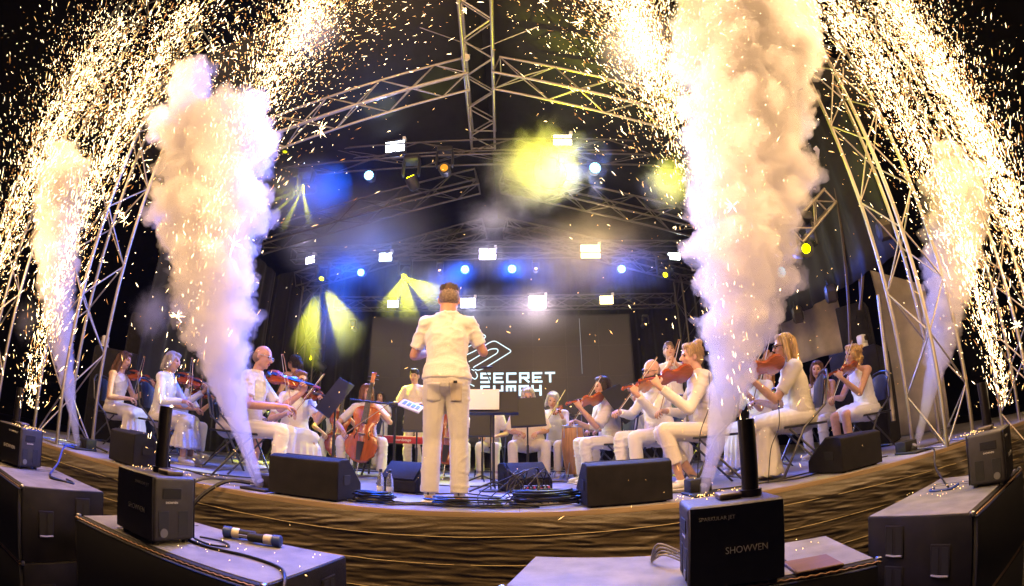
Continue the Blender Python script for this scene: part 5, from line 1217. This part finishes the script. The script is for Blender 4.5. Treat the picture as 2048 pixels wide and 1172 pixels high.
# ------------------------------------------------------------------ carbon dioxide jets and their smoke columns
def billow(amp, f, seed):
    def d(co, nr):
        o = 0; a = 1.; tot = 0
        for k in range(4):
            o = o+a*(1-np.abs(vnoise(co*f*(2.1**k)+seed+k*7.7))*2.2); tot += a; a *= .52
        return amp*(o/tot-.35)
    return d
def plume(label, keys, lobes=(), dens=7.5, seed=1, voxel=.018, col=(.93, .915, .935), rough=1., low=None):
    """keys: (px, py, depth, half width px) from the nozzle upward"""
    rr = random.Random(seed); mb = MB(); P = []
    for px, py, Y, hw in keys:
        p = aty(px, py, Y); P.append((p, hw*(p-EYE).length/902))
    for i in range(len(P)-1):
        (a, ra), (b, rb) = P[i], P[i+1]; L = (b-a).length; n = max(2, int(L/(.30*max(ra, rb)))); 
        for k in range(n):
            t = k/n; c = a.lerp(b, t); r = ra+(rb-ra)*t
            mb.ball(c, r*.86, 2); grow = min(1., max(0., (i+t-1.2)/2.0))*rough
            if grow > .05:
                for q in range(14):
                    u = Vector((rr.gauss(0, 1), rr.gauss(0, 1), rr.gauss(0, .7))).normalized(); r2 = r*rr.uniform(.16, .34)*grow
                    c2 = c+u*r*rr.uniform(.70, .92); mb.ball(c2, r2, 2)
                    for w_ in range(2):
                        u2 = (u+Vector((rr.gauss(0, .8), rr.gauss(0, .8), rr.gauss(0, .8)))).normalized(); mb.ball(c2+u2*r2*.85, r2*rr.uniform(.3, .55), 1)
        if i == 0: mb.cyl(a, b, ra, rb, 14)
    for px, py, Y, hw in lobes:
        p = aty(px, py, Y); r = hw*(p-EYE).length/902; mb.ball(p, r*.85, 2)
        for q in range(16):
            u = Vector((rr.gauss(0, 1), rr.gauss(0, 1), rr.gauss(0, 1))).normalized(); r2 = r*rr.uniform(.25, .45); c2 = p+u*r*.8; mb.ball(c2, r2, 2)
            for w_ in range(2): u2 = (u+Vector((rr.gauss(0, .8), rr.gauss(0, .8), rr.gauss(0, .8)))).normalized(); mb.ball(c2+u2*r2*.85, r2*rr.uniform(.3, .55), 1)
    nz = P[0][0].z
    bl = billow(.075, 7.5, seed*3.1)
    def disp(co, nr):
        k = np.clip((co[:, 2]-nz-.35)/.9, .05, 1); return bl(co, nr)*k
    o = organic('smoke_plume', mb, volmat('carbon_dioxide_fog_%d' % int(dens), col, dens, .15), None, voxel, 2, disp, None, .4)
    tag(o, label, 'smoke plume', 'white smoke columns')
    fr = MB(); fr.v = mb.v; fr.f = mb.f; b2 = billow(.17, 6.0, seed*5.3+2)
    def disp2(co, nr):
        k = np.clip((co[:, 2]-nz-.30)/1.0, .03, 1); return (b2(co, nr)+.01)*k
    f2 = organic('smoke_fringe', fr, volmat('fringe_fog', col, 2.0, .15), o, voxel*1.25, 2, disp2, None, .4)
    return o
plume('tall white smoke column on the left rising beside the bald violinist', [(519, 972, 3.26, 9), (503, 925, 3.24, 14), (480, 850, 3.18, 24), (455, 760, 3.10, 40), (435, 650, 3.0, 66), (422, 530, 2.92, 88), (420, 420, 2.85, 100), (425, 320, 2.80, 104), (420, 255, 2.76, 100)],
      [(375, 185, 2.75, 46), (390, 150, 2.75, 34), (480, 235, 2.78, 58), (515, 275, 2.78, 38), (330, 250, 2.78, 36), (330, 420, 2.85, 34), (500, 400, 2.85, 40), (480, 560, 2.95, 26), (350, 470, 2.9, 28)], seed=2)
plume('huge white smoke column on the right reaching beyond the top of the picture', [(1408, 985, 3.26, 9), (1420, 935, 3.24, 15), (1440, 850, 3.18, 30), (1462, 745, 3.08, 50), (1478, 630, 2.98, 74), (1490, 510, 2.88, 94), (1495, 390, 2.8, 108), (1495, 270, 2.72, 118), (1490, 150, 2.66, 118), (1490, 30, 2.6, 122), (1490, -70, 2.56, 122)],
      [(1590, 230, 2.72, 40), (1600, 340, 2.78, 36), (1570, 430, 2.82, 34), (1590, 60, 2.64, 44), (1395, 120, 2.66, 34), (1545, 560, 2.94, 26), (1535, 640, 2.98, 22), (1400, 420, 2.82, 26), (1410, 560, 2.94, 22)], seed=5)
plume('slim white smoke column at the far left beside the truss tower', [(156, 893, 3.35, 5), (148, 840, 3.33, 9), (136, 770, 3.30, 15), (124, 690, 3.24, 22), (116, 590, 3.18, 32), (116, 490, 3.12, 40), (122, 400, 3.06, 46), (126, 335, 3.0, 40)],
      [(120, 310, 3.0, 26), (150, 340, 3.0, 30), (95, 350, 3.02, 22)], seed=7, voxel=.022)
plume('slim white smoke column at the far right beside the truss tower', [(1831, 902, 3.40, 5), (1842, 855, 3.38, 9), (1860, 780, 3.34, 16), (1880, 700, 3.28, 26), (1894, 600, 3.2, 38), (1904, 500, 3.14, 50), (1912, 410, 3.06, 58), (1910, 345, 3.0, 50)],
      [(1893, 315, 3.0, 28), (1940, 360, 3.0, 36), (1950, 430, 3.04, 26)], seed=9, voxel=.022)
bake_organic()
M_JET = mat('jet_steel', (.35, .34, .35), .35, .8)
for px, py, l in ((520, 980, 'small smoke jet nozzle at the foot of the tall left smoke column'), (1408, 990, 'small smoke jet nozzle at the foot of the huge right smoke column'), (156, 898, 'small smoke jet nozzle at the far left stage edge'), (1831, 905, 'small smoke jet nozzle at the far right stage edge')):
    p = atz(px, py, 0); T = thing('smoke_jet', l, 'smoke jet', (p.x, p.y, 0), 0, 'smoke jets on the stage edge')
    MB().rbox((0, .12, .06), (.18, .15, .12), .01, 2).build('valve_box', M_BLACK, T); MB().rbox((0, .03, .012), (.24, .30, .02), .005, 1).build('base_plate', M_BLACK, T); MB().cyl((0, .04, .02), (0, 0, .075), .020, .028, 14).build('nozzle', M_JET, T)
    MB().tube([(.0, .19, .05), (.05, .26, .04), (.16, .30, .016)], .012, 6).build('hose', M_CABLE, T)

# drifting smoke between the lamps: soft lumps of thin fog (unit balls scaled to size)
def puff(label, px, py, Y, size, dens, col=(.95, .93, .92), ns=1.6, lo=.62, hi=1.05, rot=0.):
    v = volmat('fog_%d_%d' % (px, py), col, dens, .2, (ns, lo, hi))
    o = MB().ball((0, 0, 0), 1.02, 3).build('smoke_cloud', v, None, 180); o.location = aty(px, py, Y); o.scale = size; o.rotation_euler = (0, R(rot), 0)
    tag(o, label, 'smoke cloud', 'drifting smoke')
puff('big smoke cloud lit yellow right of the ridge truss', 1080, 335, 5.2, (1.25, .8, 1.1), 2.6, (.95, .93, .92), 2.0, .74, 1.2)
puff('small smoke cloud lit yellow beside the right smoke column', 1340, 365, 5.3, (.65, .5, .7), 2.2, (.95, .93, .92), 1.8, .7, 1.2)
puff('brown smoke drifting under the big yellow cloud round the amber floodlight', 1170, 500, 6.8, (2.0, .8, 1.3), .5, (.93, .86, .80), 2.2)
puff('grey smoke wisps left of the big yellow cloud', 985, 435, 6.4, (.75, .5, .5), 1.0, (.95, .93, .92), 2.4)
puff('grey smoke bank behind the grey-haired woman on the left', 305, 625, 4.9, (.55, .4, .55), 2.4, (.95, .93, .95), 1.7)
puff('blue-lit haze bank under the left end of the front lamp bar', 715, 455, 7.0, (1.8, .7, 1.3), 1.1, (.95, .95, 1.), 1.2, .35, 1.1)
puff('blue-lit haze bank left of the conductor above the screen', 835, 570, 7.6, (1.1, .5, .8), .7, (.95, .95, 1.), 1.2, .35, 1.1)
puff('haze bank round the starry yellow lamp at the upper left', 600, 385, 5.5, (.9, .6, .75), .8, (.95, .95, .95), 1.3, .35, 1.1)
puff('haze bank in front of the left rear tower crossed by yellow beams', 655, 640, 7.4, (.85, .5, 1.0), .6, (.95, .95, .95), 1.2, .35, 1.1)
puff('thin haze added for the lilac lamp glow along the rear lamp bar', 1020, 510, 7.6, (1.7, .45, .6), .25, (.95, .93, .97), 1.2, .35, 1.1)  # added fog that gives the rear floodlights a glow
puff('lilac-lit haze bank in front of the screen', 1040, 620, 8.2, (1.7, .45, .8), .5, (.95, .93, .97), 1.2, .35, 1.1)
puff('warm smoke lit by sparks left of the top of the huge right column', 1275, 95, 2.5, (.42, .35, .55), 1.6, (.96, .93, .88), 1.5, .5, 1.1)
puff('thin smoke added for the warm spark glow at the top left of the ridge', 625, 60, 2.5, (.38, .35, .45), .7, (.96, .93, .88), 1.5, .5, 1.1)  # added fog that spreads a warm glow round the left sparks
puff('faint smoke patch at the far left behind the sparks', 55, 640, 3.6, (.35, .3, .45), 1.8)

# ------------------------------------------------------------------ sparks
OCT_F = [[0, 2, 4], [2, 1, 4], [1, 3, 4], [3, 0, 4], [2, 0, 5], [1, 2, 5], [3, 1, 5], [0, 3, 5]]
def spark_mesh(name, C, U, L, Rr, m, parent=None):
    n = len(C); U = U/np.linalg.norm(U, axis=1)[:, None]
    A = np.where(np.abs(U[:, 2:3]) < .9, np.array([[0, 0, 1.]]), np.array([[1., 0, 0]])); V1 = np.cross(U, A); V1 /= np.linalg.norm(V1, axis=1)[:, None]; V2 = np.cross(U, V1)
    R1 = Rr[:, None]; L1 = L[:, None]
    V = np.stack([C+V1*R1, C-V1*R1, C+V2*R1, C-V2*R1, C+U*L1, C-U*L1], 1).reshape(-1, 3)
    F = (np.array(OCT_F)[None]+6*np.arange(n)[:, None, None]).reshape(-1, 3)
    me = bpy.data.meshes.new(name); me.vertices.add(len(V)); me.vertices.foreach_set('co', V.ravel()); me.loops.add(F.size); me.loops.foreach_set('vertex_index', F.ravel().astype(np.int32))
    me.polygons.add(len(F)); me.polygons.foreach_set('loop_start', np.arange(0, F.size, 3, dtype=np.int32)); me.polygons.foreach_set('loop_total', np.full(len(F), 3, dtype=np.int32)); me.update(calc_edges=True); me.validate()
    me.materials.append(m); o = bpy.data.objects.new(name, me); COL.objects.link(o); o.parent = parent; return o
S_HOT = emat('spark_white_hot', (1.0, .74, .40), 17.); S_GOLD = emat('spark_gold', (1.0, .56, .18), 7.); S_EMB = emat('spark_ember', (1.0, .40, .10), 3.)
def fountain(label, base, lean, zs, sig, N, seed, light=None, gold=.45):
    """zs: list of (z, weight); sig: (near, far) spread; base xy + lean per metre"""
    rg = np.random.RandomState(seed); zk = np.array([a for a, b in zs]); wk = np.array([b for a, b in zs], float)
    N = int(N*1.7); zz = np.linspace(zk[0], zk[-1], 400); pdf = np.interp(zz, zk, wk); cdf = np.cumsum(pdf); cdf /= cdf[-1]
    o0 = None
    for part, (frac, m) in enumerate(((1-gold, S_HOT), (gold*.6, S_GOLD), (gold*.4, S_EMB))):
        n = int(N*frac); z = np.interp(rg.rand(n), cdf, zz); t = np.clip((z-zs[0][0])/(zs[-1][0]-zs[0][0]), 0, 1)
        sg = sig[0]+(sig[1]-sig[0])*t; q_ = rg.rand(n); wide = np.where(q_ < (.42 if part == 0 else .15), .45, np.where(q_ < .78, 1.05, 2.3))
        x = base[0]+lean[0]*z+rg.randn(n)*sg*wide; y = base[1]+lean[1]*z+rg.randn(n)*sg*wide*.8
        C = np.stack([x, y, z], 1); U = np.stack([x-base[0]-lean[0]*z, (y-base[1]-lean[1]*z), np.abs(rg.randn(n))*.4+.75], 1)*np.array([1.2, 1.2, 1])+rg.randn(n, 3)*.22
        dist = np.linalg.norm(C-np.array(EYE), axis=1); k = np.clip(dist/3., .5, 1.8)
        L = k*np.where(rg.rand(n) < .28, rg.uniform(.009, .028, n), rg.uniform(.002, .006, n)); Rr = k*(.0007+.0012*rg.rand(n)**2)
        keep = dist > .9
        o = spark_mesh(('spark_fountain', 'golden_sparks', 'ember_sparks')[part], C[keep], U[keep], L[keep], Rr[keep], m, o0)
        if part == 0: o0 = o; tag(o, label, 'sparks', 'spark fountains', 'stuff')
        else: o['kind'] = 'stuff'
    for (z, wt) in light or []:
        lamp('spark_light', 'POINT', wt, (1.0, .58, .25), o0, (base[0]+lean[0]*z, base[1]+lean[1]*z, z), None, .30)
SP = 1.3
fountain('spark fountain over the left subwoofer bursting at the upper left of the ridge', (-1.98, 2.06), (.06, .02), [(.25, .10), (1.2, .25), (2.2, 1.2), (2.9, 4), (3.6, 5), (5.0, 3)], (.08, .30), 4800, 1, [(1.5, 55*SP), (2.4, 75*SP), (3.4, 90*SP), (4.4, 90*SP)])
fountain('spark fountain over the right subwoofer bursting left of the huge smoke column', (1.10, 1.98), (-.055, .03), [(.30, .10), (1.3, .25), (2.0, 1.3), (2.6, 6), (3.4, 7), (5.0, 4)], (.08, .24), 7800, 2, [(1.5, 55*SP), (2.3, 75*SP), (3.3, 90*SP), (4.3, 90*SP)])
fountain('spark fountain rising from the far left spark machine in front of the slim smoke column', (-4.12, 2.46), (.05, .0), [(.35, .8), (1.2, 1.2), (2.4, 2), (3.6, 2.6), (5.2, 2)], (.07, .36), 3600, 3, [(.9, 14*SP), (2.2, 25*SP), (3.8, 60*SP)])
fountain('spark fountain rising from the far right spark machine in front of the slim smoke column', (3.42, 2.08), (-.055, .0), [(.30, 1.0), (1.2, 1.8), (2.4, 2.4), (3.6, 2.6), (5.2, 2)], (.07, .30), 4600, 4, [(.9, 18*SP), (2.2, 35*SP), (3.8, 70*SP)])
fountain('outermost spark fountain sweeping over the top left corner of the picture', (-5.7, 2.5), (.03, .0), [(.8, .4), (2.0, 1.2), (3.5, 2.2), (5.5, 2)], (.14, .46), 3800, 5, [(2.0, 80*SP), (4.0, 110*SP)])
fountain('outermost dense spark fountain sweeping over the top right corner of the picture', (5.0, 2.28), (-.03, .0), [(.6, .5), (1.8, 2.0), (3.2, 3.2), (5.5, 2.4)], (.14, .32), 6500, 6, [(1.8, 60*SP), (3.4, 90*SP), (4.8, 90*SP)])
# stray sparks drifting down everywhere between camera and players
rg = np.random.RandomState(21); n = 1700
x = rg.uniform(-4.2, 4.0, n); keep = rg.rand(n) < np.clip(.12+.35*np.exp(-((x+2.2)/.9)**2)+.5*np.exp(-((x-1.3)/.9)**2), 0, 1)
x = x[keep]; n = len(x); C = np.stack([x, rg.uniform(1.7, 3.4, n), rg.uniform(.05, 3.4, n)**1.0], 1); U = rg.randn(n, 3)+np.array([0, 0, .6])
L = np.where(rg.rand(n) < .35, rg.uniform(.006, .017, n), rg.uniform(.002, .004, n)); o = spark_mesh('stray_sparks', C, U, L, rg.uniform(.0007, .0016, n), S_GOLD); tag(o, 'stray golden sparks drifting between the camera and the players', 'sparks', None, 'stuff')
# glowing grains lying on the machines and on the stage edge
C = []
for (cx, cy_, z, rx, ry, k) in ((.95, 1.98, .162, .16, .10, 60), (-1.95, 2.05, .162, .16, .10, 50), (-4.15, 2.5, .162, .18, .12, 60), (3.1, 2.15, .162, .16, .10, 60), (1.35, 3.25, .01, .3, .15, 60), (1.2, 2.2, -.185, .3, .2, 30), (-1.4, 2.1, -.185, .5, .2, 30), (-2.9, 3.4, .01, .7, .3, 50), (2.9, 2.4, -.185, .25, .2, 25)):
    for _ in range(k): C.append((cx+rg.uniform(-rx, rx), cy_+rg.uniform(-ry, ry), z+abs(rg.randn())*.006))
C = np.array(C); n = len(C); o = spark_mesh('spark_grains', C, rg.randn(n, 3), rg.uniform(.002, .006, n), rg.uniform(.0014, .003, n), S_GOLD); tag(o, 'glowing spark grains lying on the machines and the stage edge', 'sparks', None, 'stuff')
# crackling stars
st = []
for px, py, Y, r in ((425, 97, 2.6, .10), (640, 260, 2.6, .09), (467, 487, 2.5, .10), (353, 632, 2.5, .08), (1160, 45, 2.6, .09), (1465, 412, 2.2, .06), (250, 440, 3.0, .10), (240, 425, 2.9, .08), (88, 575, 2.8, .10), (2035, 650, 2.4, .09), (188, 343, 3., .08), (60, 712, 2.8, .07), (1085, 5, 2.6, .08), (590, 90, 2.5, .07), (930, 22, 2.6, .05), (520, 130, 2.5, .07), (1890, 470, 2.5, .07), (1975, 640, 2.4, .07), (1470, 55, 2.3, .06)):
    c = np.array(aty(px, py, Y)); k = 13; U = rg.randn(k, 3); U /= np.linalg.norm(U, axis=1)[:, None]; ln = r*rg.uniform(.35, 1, k)
    st.append((c+U*ln[:, None]*.6, U, ln*.5))
C = np.concatenate([a for a, b, c in st]); U = np.concatenate([b for a, b, c in st]); L = np.concatenate([c for a, b, c in st]); o = spark_mesh('crackling_stars', C, U, L, np.full(len(C), .0013), S_HOT); tag(o, 'crackling star-shaped spark bursts scattered in the air', 'sparks', None, 'stuff')
HAZE = .0004
# ------------------------------------------------------------------ air
hz = MB().box((0, 10, 3.2), (79, 58, 11.4)).build('haze', volmat('haze_air', (.95, .95, 1.0), HAZE, .35), None, 0)
tag(hz, 'thin stage haze filling the air', None, None, 'stuff')
